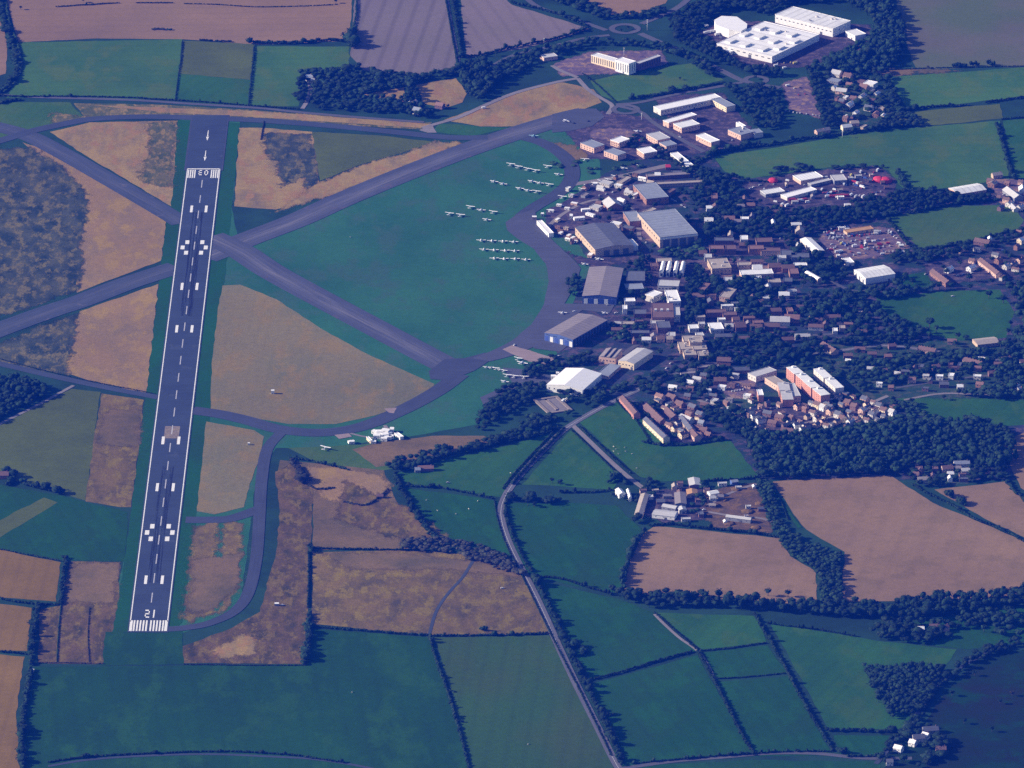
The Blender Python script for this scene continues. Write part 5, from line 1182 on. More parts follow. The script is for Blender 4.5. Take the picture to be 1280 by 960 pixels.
# ================================================================== white cabins of the training ground, caravans, containers
def cabin(px, py, L, D, h, deg, mat, cat, head, group, roofm=None):
    c = P(px, py); r = link(cat.replace(' ', '_'), None, loc=(c[0], c[1], 0), rz=radians(deg), cat=cat, group=group)
    m = MB(); m.box(-L/2, L/2, -D/2, D/2, .3, h); m.build('body', W_[mat], r)
    m = MB(); m.box(-L/2-.15, L/2+.15, -D/2-.15, D/2+.15, h, h+.25); m.build('roof', R_[roofm or 'bright'], r)
    for q in (-.25, .25): link('window', unit_box(GLASS), r, loc=(L*q, -D/2-.04, h*.6), scale=(1.2, .12, .9))
    link('door', unit_box(DOORM), r, loc=(0, -D/2-.05, 1.3), scale=(.9, .14, 2.0))
    BUILT.append((c[0], c[1], L*.4)); label_later(r, head, px, py)
for x, y, L, D, h, dg in [(469,542,8,6,4,-30),(475,543,9,7,5,0),(482,542.5,10,8,6,-20),(486,544,8,6,4,10),(490,540,5,8,5,0),(471,548,9,7,5,0),(476,547,9,7,4,0),(481,546.5,9,8,5,15),(485,549,9,6,4,0),(489,548,6,6,4,0),(480,551,8,5,4,-10),(467,554,6,5,3,0),(473,545,7,8,4,30),(439,554,8,5,3,20)]:
    cabin(x, y, L, D, h, dg, 'white', 'cabin', 'white training cabin', 'training ground cabins')
B('training_shed','bright white slanting shed at the right of the cabins','shed',(493,541.5),(500,546.5),(503,544.5),4,wall='white',roof='bright',wins=[('S',3,2.4,1.2,.9)],doors=[('S',.5,2,2.3)])
B('training_shed','cream slanting shed at the left of the cabins','shed',(458,546),(463,551),(465,550),4,wall='cream',roof='white',wins=[('S',3,2.4,1.2,.9)],doors=[('S',.5,2,2.3)])
for x, y, L, D, h, dg, m in [(732,264,12,5,3.4,12,'white'),(724,275,15,6,4,14,'white'),(738,270,14,5,3.4,-40,'white'),(714,273,4,8,5,0,'white'),(709,262,7,4,3,-20,'white'),(718,256,9,5,3,-25,'salmon'),(699,258,7,4,3,-20,'offwhite'),(689,265,7,4,3,-15,'white'),(678,270,4,5,4,0,'offwhite'),(697,277,4,8,4,-30,'cream'),
        (701,293,4,7,3,-30,'white'),(711,297,4,7,4,-30,'salmon'),(716,300,4,8,4,-30,'offwhite'),(720,303,4,5,3,-30,'white'),(738,321,6,9,4,-20,'salmon'),(751,238,12,5,3,-30,'white'),(744,232,6,6,4,0,'white'),(776,251,5,12,3,30,'white'),
        (668,274,6,5,4,0,'salmon'),(703,488,8,5,3,10,'white'),(711,484,8,6,3,0,'blue'),(704,503,2.6,6,4,-30,'white'),(709,501,2.6,6,4,-30,'offwhite'),(714,499,2.6,6,4,-30,'white'),(692,474,7,6,5,0,'white'),(697,470,4,4,5,0,'white')]:
    cabin(x, y, L, D, h, dg, m, 'cabin', {'white':'small white','salmon':'small brick coloured','offwhite':'small pale','cream':'small cream','blue':'bright blue'}[m]+' cabin', 'airfield cabins')

# fenced square enclosure: banks of sandy gravel
enc = link('bunded_enclosure', None, loc=tuple(P(691,507)), rz=radians(22), cat='enclosure', label='square of low sandy banks with cells beside the white hangar')
m = MB()
for x0, x1, y0, y1 in ((-17,17,-26,-22),(-17,17,22,26),(-17,-13,-22,22),(13,17,-22,22),(-3,1,-17,17)):
    m.box(x0, x1, y0, y1, 0, 1.6)
m.build('bank', flat_mat('gravel_bank', (.24, .20, .17), var=.25), enc)
m = MB(); m.box(-13, -3, -22, 22, .02, 1.75+.02-.9); m.box(1, 13, -22, 22, .02, 1.75-.88); m.build('bed', flat_mat('gravel_bed', (.19, .17, .17), var=.25), enc)
# ================================================================== vehicles
CARP = {}
def car_proto(colname, rgb):
    m = flat_mat(colname+'_car_paint', rgb, rough=.35, spec=.5, var=.04)
    b = MB()
    prof = [(-2.2,.35),(2.2,.35),(2.2,.75),(1.3,.92),(-1.9,.98),(-2.2,.8)]
    q = MB(); q.prism_x(prof, -.88, .88); b.V = [(a, bb, c) for bb, a, c in [(v[0], v[1], v[2]) for v in q.V]]; b.F, b.M = q.F, q.M
    body = mesh('body', b.V, b.F, [m])
    q = MB(); q.prism_x([(-1.7,.98),(1.2,.92),(.55,1.42),(-1.25,1.42)], -.76, .76); cab = mesh('cabin', [(v[1], v[0], v[2]) for v in q.V], q.F, [GLASS])
    q = MB(); q.prism_x([(-1.15,1.42),(.5,1.42),(.45,1.48),(-1.1,1.48)], -.74, .74); top = mesh('roof', [(v[1], v[0], v[2]) for v in q.V], q.F, [m])
    return body, cab, top
wv_, wf_ = cone_between((0, -.12, 0), (0, .12, 0), .33, .33, 10)
WHEEL = mesh('wheel', wv_, wf_, [flat_mat('tyre', (.02, .02, .022))])
CAR_COL = {'white': (.72,.73,.74), 'silver': (.45,.47,.5), 'red': (.42,.03,.04), 'blue': (.05,.10,.32), 'dark': (.03,.035,.05), 'yellow': (.65,.55,.12)}
for k, v in CAR_COL.items(): CARP[k] = car_proto(k, v)
N_CAR = 0
def car(px, py, deg, col, group='parked cars', wheels=True, cat='car', name='parked_car'):
    global N_CAR; N_CAR += 1
    c = P(px, py); r = link(name, None, loc=(c[0], c[1], .47), rz=radians(deg), cat=cat, group=group)
    b, cb, tp_ = CARP[col]; link('body', b, r); link('cabin', cb, r); link('roof', tp_, r)
    if wheels:
        for sx in (-1.35, 1.35):
            for sy in (-.82, .82): link('wheel', WHEEL, r, loc=(sx, sy, .33))
    label_later(r, f'{col} car parked', px, py)
VANP = {}
def van(px, py, deg, col, L=6.5, h=2.7, cat='van', group='vans and lorries', head=None):
    key = (col, L, h)
    if key not in VANP:
        m = CARP[col][0].materials[0]; a = MB(); a.box(-L/2, L/2-1.9, -1.1, 1.1, .6, h); a.box(-L/2, L/2-.2, -1.0, 1.0, .4, .6)
        q = MB(); q.prism_x([(L/2-1.8,.6),(L/2,.6),(L/2,1.5),(L/2-.5,2.3),(L/2-1.8,2.35)], -1.05, 1.05); q.V = [(v[1], v[0], v[2]) for v in q.V]
        w = MB(); w.box(L/2-.42, L/2-.02, -.9, .9, 1.5, 2.1)
        VANP[key] = (mesh('cargo_box', a.V, a.F, [m]), mesh('cab', q.V, q.F, [m]), mesh('windscreen', w.V, w.F, [GLASS]))
    c = P(px, py); r = link('lorry' if L > 8 else 'van', None, loc=(c[0], c[1], .47), rz=radians(deg), cat='lorry' if L > 8 else 'van', group=group)
    for n_, me in zip(('cargo_box', 'cab', 'windscreen'), VANP[key]): link(n_, me, r)
    for sx in (-L/2+1.2, L/2-1.2):
        for sy in (-.95, .95): link('wheel', WHEEL, r, loc=(sx, sy, .4), scale=(1.3, 1.3, 1.3))
    label_later(r, head or f'{col} {"lorry" if L > 8 else "van"} standing', px, py)
cars = []
def row(x0, y0, x1, y1, n, deg, cols, skip=.2):
    for i in range(n):
        if rng.rand() < skip or N_CAR >= 268: continue
        t = i/max(1, n-1); car(x0+(x1-x0)*t, y0+(y1-y0)*t+rng.uniform(-.15, .15), deg+rng.uniform(-4, 4), cols[rng.randint(len(cols))], wheels=N_CAR < 40)
WS = ['white', 'white', 'silver', 'silver', 'dark', 'blue', 'red']; WW = ['white', 'white', 'white', 'silver']
row(1035,286,1062,283.5,10,80,WS); row(1030,291,1056,288,9,80,WS); row(1062,296,1090,293,10,80,['red','red','white','silver','blue']); row(1036,299,1060,296,8,85,WW); row(1040,306,1050,302,4,20,WW)
row(1034,312,1046,310,4,80,WW); row(1075,303,1105,300,9,80,WS); row(1080,311,1112,308,9,80,WS); row(1108,290,1125,300,6,40,WS); row(1118,305,1132,306,5,80,['white','yellow','silver','white']); row(1098,316,1116,315,5,80,WS)
for q in range(9):
    row(1032+q*2.5,288+q*4.2,1060+q*6.5,284.5+q*3.6,9,82,WS,.5)
for q in range(5): row(955+q*4,233+q*5.5,985+q*3,228+q*5.5,6,75,WS,.45)
for q in range(4): row(1060+q*3,222+q*8,1092+q*3,216+q*8,7,75,['white','silver','red','blue','dark'],.45)
for x0,y0,x1,y1,n_,dg in [(760,338,778,332,6,70),(800,305,822,302,7,80),(905,350,940,349,10,85),(890,344,900,348,4,60),(940,300,975,299,10,80),(900,326,925,325,7,80),(820,414,850,414,8,80),(780,398,800,402,6,60),(840,250,860,262,6,-40),(745,246,770,240,7,70),
        (905,496,940,494,10,80),(955,512,1000,508,12,80),(1015,505,1040,500,8,50),(1060,500,1085,498,7,50),(870,498,895,503,8,30),(1150,338,1160,346,4,60),(1190,346,1215,342,8,30),(1238,316,1262,312,7,30),(1240,250,1262,246,6,40),(1045,112,1060,130,7,60),
        (1085,118,1095,135,6,60),(985,112,1000,110,5,80),(990,120,1006,118,5,80),(870,48,895,53,6,60),(705,156,735,152,6,60),(800,176,815,180,4,60),(850,172,866,178,5,-40),(900,176,930,176,7,80)]:
    row(x0, y0, x1, y1, n_, dg, WS, .55)
row(905,486,930,481,8,80,WS); row(908,491,932,487,8,80,WS); row(948,82,996,78,7,80,['white','white','yellow','silver']); row(1000,142,1028,146,8,85,WW,.3); row(978,138,996,142,5,85,WS)
row(938,236,950,232,4,30,WS); row(1006,232,1030,226,5,20,WS); row(1030,242,1046,240,5,20,['red','white','red']); row(1058,232,1090,226,8,70,WS); row(1066,240,1084,252,6,70,WW); row(975,262,990,258,5,70,WW)
row(1076,254,1086,262,4,70,WW); row(845,376,849,390,3,80,WW); row(760,378,785,382,5,70,WS); row(800,346,806,352,3,70,WS); row(830,440,840,446,3,70,WS); row(796,590,820,602,0,0,WS)
row(640,497,650,490,4,70,WW); row(664,474,686,468,7,70,WW,.1); row(660,480,676,478,5,70,WS); row(626,500,634,497,3,70,WW); row(830,622,842,621,4,80,WW); row(848,640,866,640,5,60,WS); row(812,641,840,645,6,80,['white','red','silver'])
for x, y, dg, cl in [(833,461,60,'white'),(861,470,60,'white'),(835,418,60,'white'),(838,455,60,'white'),(783,451,70,'silver'),(934,429,30,'white'),(779,418,70,'white'),(1032,365,0,'white'),(936,271,60,'white'),(1191,371,0,'white'),
                     (1196,419,0,'white'),(1121,422,0,'white'),(1131,424,0,'silver'),(1160,790,0,'silver'),(1061,456,0,'white'),(1255,244,30,'silver'),(1236,307,60,'white'),(1224,303,60,'silver'),(719,432,20,'white'),(698,446,60,'white'),
                     (643,432,60,'white'),(353,757,20,'white'),(628,736,10,'white'),(727,366,10,'white'),(760,382,10,'silver'),(770,392,10,'white'),(718,390,10,'white'),(560,604,0,'silver'),(876,645,20,'white'),(880,638,20,'white')]:
    car(x, y, dg, cl)
for x, y, dg, cl in [(884,42,35,'white'),(889,41,35,'white'),(894,40,35,'white'),(898,44,35,'white')]: van(x, y, dg, cl, 12, 3.6)
for x, y, dg, cl in [(868,39,20,'white'),(883,33,30,'white'),(605,136,15,'white'),(970,83,20,'white'),(981,86,20,'white'),(994,80,20,'yellow'),(1150,790,0,'white'),(957,128,60,'silver'),(985,108,20,'white'),(1058,146,60,'white')]: van(x, y, dg, cl)
# red lorries and trailers of the scrapyard
for x, y, dg, cl, L in [(991,251,10,'red',11),(996,253,10,'red',9),(1001,252,12,'white',9),(1006,251,12,'red',9),(1010,254,10,'white',7),(984,258,50,'white',9),(978,257,60,'white',7),(1035,247,10,'white',8),(1041,247,10,'red',10),(1047,246.5,10,'red',10),
        (1053,246,10,'red',10),(1059,246,10,'red',8),(1068,229,-30,'red',9),(1074,231,-30,'white',10),(1078,235,-40,'white',9),(1064,245,60,'white',8),(1070,247,60,'silver',8),(1079,247,60,'white',9),(1088,260,70,'silver',8),(1085,266,60,'silver',8),
        (1102,269,5,'silver',10),(1112,269,5,'white',9),(1125,263,70,'silver',6),(1097,214,70,'white',9),(1076,216,70,'white',7),(1053,216,60,'white',7),(1047,211,0,'white',7),(1060,288.5,10,'white',8),(1048,316,20,'white',10),(1100,307,0,'red',8),(1069,309,20,'white',9)]:
    van(x, y, dg, cl, L, 3.4)
r5 = np.random.RandomState(5)
for k in range(64):
    if k < 34: x, y = r5.uniform(1030, 1128), r5.uniform(287, 319)
    else: x, y = r5.uniform(950, 1112), r5.uniform(216, 256)
    c_ = P(x, y)
    if not clear(c_[0], c_[1], 1) or not inside([(1024,292),(1060,284),(1120,286),(1136,310),(1100,320),(1040,326)] if k < 34 else [(935,236),(1000,217),(1100,208),(1118,250),(960,260)], x, y): continue
    BUILT.append((c_[0], c_[1], 2.5)); van(x, y, r5.choice([5, 75, -30])+r5.uniform(-8, 8), ['white','white','white','silver','red','blue','yellow','dark'][r5.randint(8)], 5.5, 2.4)
# heaps of red scrap
for i, (x, y, r_) in enumerate([(1099,226,9),(1107,227,9),(966,227,7)]):
    c = P(x, y); v, f = blob(ICO3, (0, 0, 1), r_, .18, .55); o = link('scrap_heap', mesh('scrap_heap', v, f, [W_['red']]), loc=(c[0], c[1], 0), cat='scrap heap', label=['red scrap heap touching the other, left one','red scrap heap touching the other, right one','lone red heap at the left of the scrapyard'][i])
for i, (x, y, r_) in enumerate([(893,632,10),(905,625,8),(920,612,9),(935,640,11),(950,630,9),(912,655,10),(945,660,9)]):
    c = P(x, y); v, f = blob(ICO3, (0, 0, 0), r_*.7, .22, .22); o = link('earth_heap', mesh('earth_heap', v, f, [M['earth']]), loc=(c[0], c[1], .2), cat='earth heap', group='earth heaps behind the farm'); label_later(o, 'low brown earth heap', x, y)

# ================================================================== aircraft
PAINT = flat_mat('aircraft_paint', (.80, .80, .80), rough=.35, spec=.5, var=.04)
PAINTB = flat_mat('blue_aircraft_paint', (.35, .55, .62), rough=.35, spec=.5, var=.04)
def loft(sections, n=10):
    "sections: (x, half width, z centre, half height)"
    V = []; F = []
    for x, a, z, b in sections:
        for i in range(n): t = 2*pi*i/n; V.append((x, a*cos(t), z+b*sin(t)))
    for s in range(len(sections)-1):
        for i in range(n): j = (i+1) % n; F.append((s*n+i, s*n+j, (s+1)*n+j, (s+1)*n+i))
    F.append(tuple(range(n))[::-1]); F.append(tuple(range((len(sections)-1)*n, len(sections)*n)))
    return V, F
def wing_mesh(name, span, c0, c1, sweep, t, mat, dihedral=.05):
    V = []; F = []
    for s, y in enumerate((-span/2, 0, span/2)):
        c = c0 if s == 1 else c1; x0 = 0 if s == 1 else -sweep; z = 0 if s == 1 else abs(y)*dihedral
        V += [(x0, y, z), (x0-c*.35, y, z+t), (x0-c, y, z), (x0-c*.35, y, z-t*.4)]
    for s in (0, 1):
        for i in range(4): j = (i+1) % 4; F.append((s*4+i, s*4+j, s*4+4+j, s*4+4+i))
    F += [(0, 1, 2, 3), (11, 10, 9, 8)]
    return mesh(name, V, F, [mat])
def plane_proto(mat, twin=False, high=True):
    L = 8.2; k = 1.0
    v, f = loft([(3.3, .18, 1.15, .18), (2.9, .45, 1.15, .42), (1.6, .58, 1.3, .55), (.9, .6, 1.55, .8), (-.6, .58, 1.5, .78), (-1.8, .4, 1.3, .45), (-4.4, .12, 1.4, .16), (-4.8, .05, 1.42, .08)])
    fus = mesh('fuselage', v, f, [mat], smooth=True)
    wing = wing_mesh('wing', 11.0, 1.95, 1.5, .15, .22, mat); tail = wing_mesh('tailplane', 3.8, 1.2, .9, .15, .07, mat, 0)
    fin = MB(); q = [(-3.4, 1.45), (-4.9, 1.45), (-5.1, 2.9), (-4.5, 2.9)]
    k0 = [(x, -.06, z) for x, z in q]+[(x, .06, z) for x, z in q]; fn = mesh('fin', k0, [(0,1,2,3),(7,6,5,4),(0,4,5,1),(1,5,6,2),(2,6,7,3),(3,7,4,0)], [mat])
    pr = MB(); pr.box(3.32, 3.4, -.09, .09, .25, 2.05); pp = mesh('propeller', pr.V, pr.F, [W_['dark']])
    gl = MB(); gl.box(.35, 1.35, -.52, .52, 1.72, 2.05); gg = mesh('windscreen', gl.V, gl.F, [GLASS])
    zw = 2.35 if high else 1.0
    parts = [('fuselage', fus, (0,0,0)), ('wing', wing, (1.1, 0, zw)), ('tailplane', tail, (-3.9, 0, 1.5)), ('fin', fn, (0,0,0)), ('propeller', pp, (0,0,0)), ('windscreen', gg, (0,0,0))]
    lg = MB(); lg.box(-.1, .1, -1.15, -1.0, .3, 1.1); lg.box(-.1, .1, 1.0, 1.15, .3, 1.1); lg.box(2.5, 2.65, -.07, .07, .3, .9)
    parts.append(('undercarriage', mesh('undercarriage', lg.V, lg.F, [mat]), (0,0,0)))
    if twin:
        for s in (-1, 1):
            v, f = loft([(2.0, .2, 0, .2), (1.7, .42, 0, .4), (.2, .42, 0, .38), (-1.2, .12, .1, .12)]); parts.append(('engine', mesh('engine', v, f, [mat], smooth=True), (.4, s*1.9, zw)))
    return parts
PR = {'high': plane_proto(PAINT), 'low': plane_proto(PAINT, high=False), 'twin': plane_proto(PAINT, True, False), 'blue': plane_proto(PAINTB, True, False)}
def aircraft(px, py, deg, kind, label, s=1.0, group='parked light aircraft'):
    s = s*1.12; c = P(px, py); r = link('light_aircraft', None, loc=(c[0], c[1], .47), rz=radians(deg), cat='aircraft', label=label, group=group)
    for n_, me, l_ in PR[kind]: link(n_, me, r, loc=[q*s for q in l_], scale=(s, s, s))
    for sx, sy in ((0, -1.08), (0, 1.08), (2.57, 0)): link('wheel', WHEEL, r, loc=(sx*s, sy*s, .3))
OR = ['first', 'second', 'third', 'fourth', 'fifth', 'sixth']
def prow(pts, deg, kinds, phrase, s=1.05):
    for i, (x, y) in enumerate(pts):
        aircraft(540+x/6.4, 190+y/6.4, deg+rng.uniform(-5, 5), kinds[i % len(kinds)], f'{OR[i]} aircraft from the left in the {phrase}', s)
prow([(630,110),(692,129),(765,147),(830,160)], 65, ['high'], 'top slanting row of four')
prow([(925,126),(1012,186)], 65, ['high','low'], 'pair nearest the apron bend')
prow([(497,243),(568,262)], 65, ['low'], 'pair left of the middle slanting rows')
prow([(800,242),(862,255),(938,272)], 65, ['low','low','high'], 'upper slanting row of three')
prow([(702,298),(768,314),(838,328)], 65, ['low','low','high'], 'lower slanting row of three')
prow([(140,504),(228,516)], 70, ['high'], 'pair farthest out on the grass')
prow([(308,451),(393,471),(490,491),(438,548)], 70, ['high','low','high','low'], 'loose cluster of four')
prow([(392,714),(478,718),(567,722),(653,726)], 90, ['low'], 'back rank of the straight block')
prow([(415,787),(495,792),(583,796),(662,798)], 90, ['low'], 'middle rank of the straight block')
prow([(497,858),(575,862),(665,862),(750,868)], 90, ['low'], 'front rank of the straight block')
for x, y, dg, kd, lb, s in [(731,201,80,'high','aircraft on the pale pad right of the apron bend',1.0),(703,248,70,'high','lone aircraft between apron loop and cabins',1.1),(667,171,80,'blue','pale blue twin aircraft at the loop entrance',1.1),
      (708,152,40,'twin','white twin aircraft on the end of the old runway',1.0),(727,238,60,'high','first aircraft of the line before the workshop lane',.9),(734,234,60,'high','second aircraft of the line before the workshop lane',.9),
      (743,231,60,'high','third aircraft of the line before the workshop lane',.9),(751,228,60,'high','fourth aircraft of the line before the workshop lane',.9),(760,226,60,'high','fifth aircraft of the line before the workshop lane',.9),(768,222,60,'high','sixth aircraft of the line before the workshop lane',.9),
      (780,211,60,'low','aircraft at the middle of the pale lane',.9),(800,208,60,'low','aircraft at the far end of the pale lane',.9),(700,258,70,'low','aircraft behind the cabin farthest left',.9),(688,265,70,'high','aircraft on the grass left of the cabins',.9),
      (797,165,70,'twin','white aircraft behind the business units',1.0),(749,325,60,'twin','white twin before the dark hangar front',1.1),(731,331,60,'low','aircraft at the apron edge by the dark hangar',.9),(703,392,80,'twin','white twin aircraft left of the slanting hangar',1.0),
      (756,392,60,'low','aircraft behind the slanting hangar',.8),(407,562,60,'high','lone white aircraft on grass beside the parallel taxiway',1.25),
      (608,460,70,'low','first aircraft of the arc south of the junction',.8),(614,460.5,70,'low','second aircraft of the arc south of the junction',.8),(620,462,70,'high','third aircraft of the arc south of the junction',.85),
      (625,463,70,'low','fourth aircraft of the arc south of the junction',.8),(630,465,70,'high','fifth aircraft of the arc south of the junction',.8),(634,471,70,'high','sixth aircraft of the arc, on the taxi stub',1.0),
      (643,472,70,'high','seventh aircraft of the arc, on the taxi stub',1.0),(655,473,80,'high','aircraft right of the arc on the taxi stub',1.0),(631,478,60,'low','aircraft on grass just below the arc',1.0),
      (653,455,60,'twin','larger white aircraft on grass below the pale apron',1.3),(648,450,60,'high','aircraft touching the pale apron edge',1.0)]:
    aircraft(x, y, dg, kd, lb, s)
# small airfield furniture
def hut(px, py, L, D, h, lab, col='white'):
    c = P(px, py); r = link('equipment_hut', None, loc=(c[0], c[1], .1), cat='hut', label=lab)
    m = MB(); m.box(-L/2, L/2, -D/2, D/2, 0, h); m.build('body', W_[col], r); m = MB(); m.box(-L/2-.2, L/2+.2, -D/2-.2, D/2+.2, h, h+.25); m.build('roof', R_['white'], r)
    link('door', unit_box(DOORM), r, loc=(0, -D/2-.05, 1.1), scale=(1, .14, 2))
hut(341, 492, 4, 4, 4.5, 'white equipment hut alone in the oval hay field'); hut(346, 757, 5, 4, 3, 'grey equipment hut at the end of the parallel taxiway', 'grey'); hut(311, 556, 2.5, 2.5, 2.5, 'tiny pale hut beside the parallel taxiway bend')
hut(440, 554.5, 6, 5, 3.5, 'pale hut left of the training ground cabins', 'offwhite'); hut(41, 839, 3, 3, 2.5, 'tiny white hut in the hedge of the south west field')
def mast(px, py, h, lab):
    c = P(px, py); r = link('mast', None, loc=(c[0], c[1], 0), cat='mast', label=lab)
    v, f = cone_between((0, 0, 0), (0, 0, h), .45, .3, 6); link('pole', mesh('pole', v, f, [W_['white']]), r); link('head', unit_box(W_['offwhite']), r, loc=(0, 0, h), scale=(2, 2, .6))
mast(809, 38, 16, 'tall pale mast at the northern roundabout'); mast(780, 70, 12, 'thin mast behind the crescent block'); mast(1053, 172, 9, 'pale mast at the field edge below the factory housing'); mast(802, 150, 10, 'thin mast behind the business units'); mast(680, 54, 7, 'thin post beside the dark strip wood')

# ================================================================== sheep in the pasture
SHEEP = None
def sheep(px, py, i):
    global SHEEP
    if SHEEP is None:
        v1, f1 = loft([(.62,.12,.62,.12),(.5,.24,.62,.24),(0,.3,.62,.29),(-.45,.26,.62,.26),(-.6,.12,.6,.14)], 8); v2, f2 = loft([(.95,.07,.72,.07),(.8,.11,.78,.12),(.58,.12,.72,.14)], 8)
        V = list(v1); F = list(f1); k = len(V); V += v2; F += [tuple(k+q for q in t) for t in f2]
        for x in (-.38, .38):
            for y in (-.15, .15): c, g = cone_between((x, y, 0), (x, y, .45), .045, .06, 5); k = len(V); V += [tuple(q) for q in c]; F += [tuple(int(k+q) for q in t) for t in g]
        SHEEP = mesh('sheep', V, F, [W_['offwhite']])
    c = P(px, py); o = link('sheep', SHEEP, loc=(c[0], c[1], .2), rz=rng.uniform(0, 6), cat='sheep', group='sheep in the pastures', scale=(1.5, 1.5, 1.5)); label_later(o, 'off-white grazing sheep', px, py)
for i, (x, y) in enumerate([(767,559),(770,562),(773,568),(781,560),(782,565),(790,568),(796,586),(767,565),(533,626),(547,639),(570,643),(586,637),(597,627),(638,592),(644,590),(438,297),(440,866),(660,931)]): sheep(x, y, i)
# ================================================================== hedges
H = hedge
H([(70,9),(100,7),(150,4)],'thin dark hedge at the upper left in the pinkish field',2.4,2.2,1,tall=.05); H([(170,4),(200,4),(216,4)],'short thin hedge in the middle of the upper pinkish field',2.2,2,1)
H([(230,5),(270,6),(320,9),(380,8),(422,6)],'long broken hedge at the right of the upper pinkish field',1.8,1.8,1,gaps=.25)
H([(191,37),(206,37)],'dark clump of bushes alone in the pinkish field',7,3,3); H([(209,37.5),(215,38)],'small bush right of the lone clump in the pinkish field',5,3,1)
H([(250,51),(272,52),(290,52.5)],'short dark hedge on top of the olive field',4,3,1); H([(312,54),(340,55),(380,54),(412,51),(438,53)],'thick dark hedge above the pale green field',9,5,1,tall=.1)
H([(228,52),(226,75),(223,95),(219,125)],'thin hedge between the two northern green fields',1.6,1.8,0,gaps=.2); H([(318,57),(316,80),(313,108),(311,132)],'thin hedge right of the olive field',3,2.4,1,gaps=.2)
H([(0,-5),(3,20),(10,45),(18,65),(22,85),(16,100),(0,114),(-10,120)],'broad dark river hedge curving at the left edge',12,4,1,tall=.1); H([(6,-5),(12,30),(22,55),(26,85),(18,104),(4,116)],'paler inner bank of the river hedge',5,2.5,2,tall=0)
H([(-20,118),(20,121),(80,121),(160,122.5),(240,127),(320,133),(375,137)],'long hedge along the northern perimeter road',3.4,2.4,0,tall=.04); H([(-10,130),(10,127),(24,124.5)],'dark wedge of hedge at the left edge under the road',12,4,1)
H([(446,-5),(445,20),(441,38)],'thin hedge left of the ploughed field',3,3,1,gaps=.1); H([(443,39),(441,50),(441,62)],'thick tree clump left of the ploughed field',13,8,1,tall=.3)
H([(556,-5),(561,20),(566,50),(573,84)],'hedge on the right side of the ploughed field',2.4,2.4,1); H([(566,-5),(569,20),(573,45),(577,72)],'thicker hedge across the grass lane',6,4,1,tall=.1)
H([(572,72),(600,70),(640,60),(690,50),(735,36)],'dark hedge under the far ploughed field',6,4,1,tall=.15); H([(640,4),(690,16),(735,34)],'dark hedge above the northern lane',7,4,1,tall=.1)
H([(330,152),(326,175)],'short dark scar hedge by the perimeter track',1.5,1.5,3)
H([(0,449),(50,462),(110,476),(150,484),(196,493)],'dark verge growth along the west taxiway',3,1.0,1,gaps=.1)
H([(27,603),(33,604)],'round dark bush at the left of the west hedge',10,6,1); H([(32,606),(50,611),(66,615),(80,618)],'dark west hedge below the olive pasture',9,5,1,tall=.2); H([(-5,598),(8,592),(18,600),(6,608)],'dark tree belt at the left edge by the brick house',9,5,1,tall=.2)
H([(0,687),(40,695),(76,702)],'hedge above the bare field at the left edge',3,2.2,0); H([(82,697),(80,715),(78,735),(76,757)],'dark thick hedge right of the upper bare field',7,4,1); H([(0,749),(30,754),(74,757)],'hedge between upper and middle bare fields',4.5,3,1)
H([(47,757),(44,780),(41,805),(39,832)],'dark thick hedge right of the middle bare field',9,5,1,tall=.1); H([(39,838),(34,860),(30,890),(27,920),(28,960)],'long dark hedge curving down at the lower left',8,5,1,tall=.1); H([(0,815),(34,818)],'hedge between middle and lowest bare fields',4,3,1)
H([(76,757),(73,790),(71,828)],'thin green hedge inside the mottled plot',1.6,1.6,2); H([(112,760),(110,795),(112,828)],'faint dark line of weeds in the mottled plot',1.5,1.2,3,gaps=.3); H([(47,829),(90,829),(130,830)],'weedy field edge below the mottled plot',2,1.4,3,gaps=.3)
H([(230,831),(300,832),(340,832),(382,832)],'thin hedge below the mottled ground at the runway end',2,1.6,3,gaps=.15); H([(386,690),(386,725),(385,760)],'straight hedge left of the big heath field',3,2.4,1,tall=.05)
H([(386,768),(385,785),(385,800),(382,815),(381,832)],'dark tree clumps at the corner of the big heath field',8,5,1,tall=.3); H([(390,784),(430,787),(480,791),(540,795),(600,795),(640,794),(686,792)],'long dark hedge below the big heath field',4.5,3,1,tall=.06)
H([(601,788),(608,789)],'round bush standing on the long heath hedge',6,6,1); H([(391,686),(440,687),(500,688),(560,690)],'dark hedge above the big heath field',3.4,2.6,1); H([(388,684),(390,692)],'dark corner bush of the big heath field',7,6,1)
H([(537,797),(545,825),(556,855),(567,890),(577,925),(586,962)],'long dark hedge dividing the two southern meadows',4.5,3,1,tall=.05); H([(558,863),(568,865)],'stub hedge sticking out of the meadow hedge, upper',4,2.5,1); H([(570,902),(580,903)],'stub hedge sticking out of the meadow hedge, lower',4,2.5,1)
H([(60,953),(120,946),(200,942),(280,940),(360,944),(430,954)],'hedge along the bottom lane at the lower left',4,2.5,1,tall=.03)
H([(362,573),(385,576),(410,582),(436,588)],'dark hedge under the parallel taxiway corner',5,3,1,tall=.1); H([(365,576),(374,590),(380,605)],'dense thicket at the parallel taxiway corner',14,4,3,tall=.1)
H([(385,608),(400,612),(418,610)],'low purple scrub line in the dry paddock',6,2,3); H([(430,628),(455,632),(470,625),(486,612)],'curving scrub line round the dry paddock',4,2.5,3)
H([(494,592),(498,606),(510,628),(520,645),(536,665),(548,676)],'dark hedge left of the lower lane pasture',8,5,1,tall=.15); H([(508,608),(540,610),(560,612),(590,618),(616,624)],'hedge between the two lane pastures',4,3,1,tall=.2)
H([(560,570),(600,561),(640,551),(668,546),(694,536)],'thick dark hedge above the upper lane pasture',9,5,1,tall=.3); H([(636,624),(660,626),(690,628),(700,625)],'dark hedge below the triangular pasture, left half',11,6,1,tall=.35)
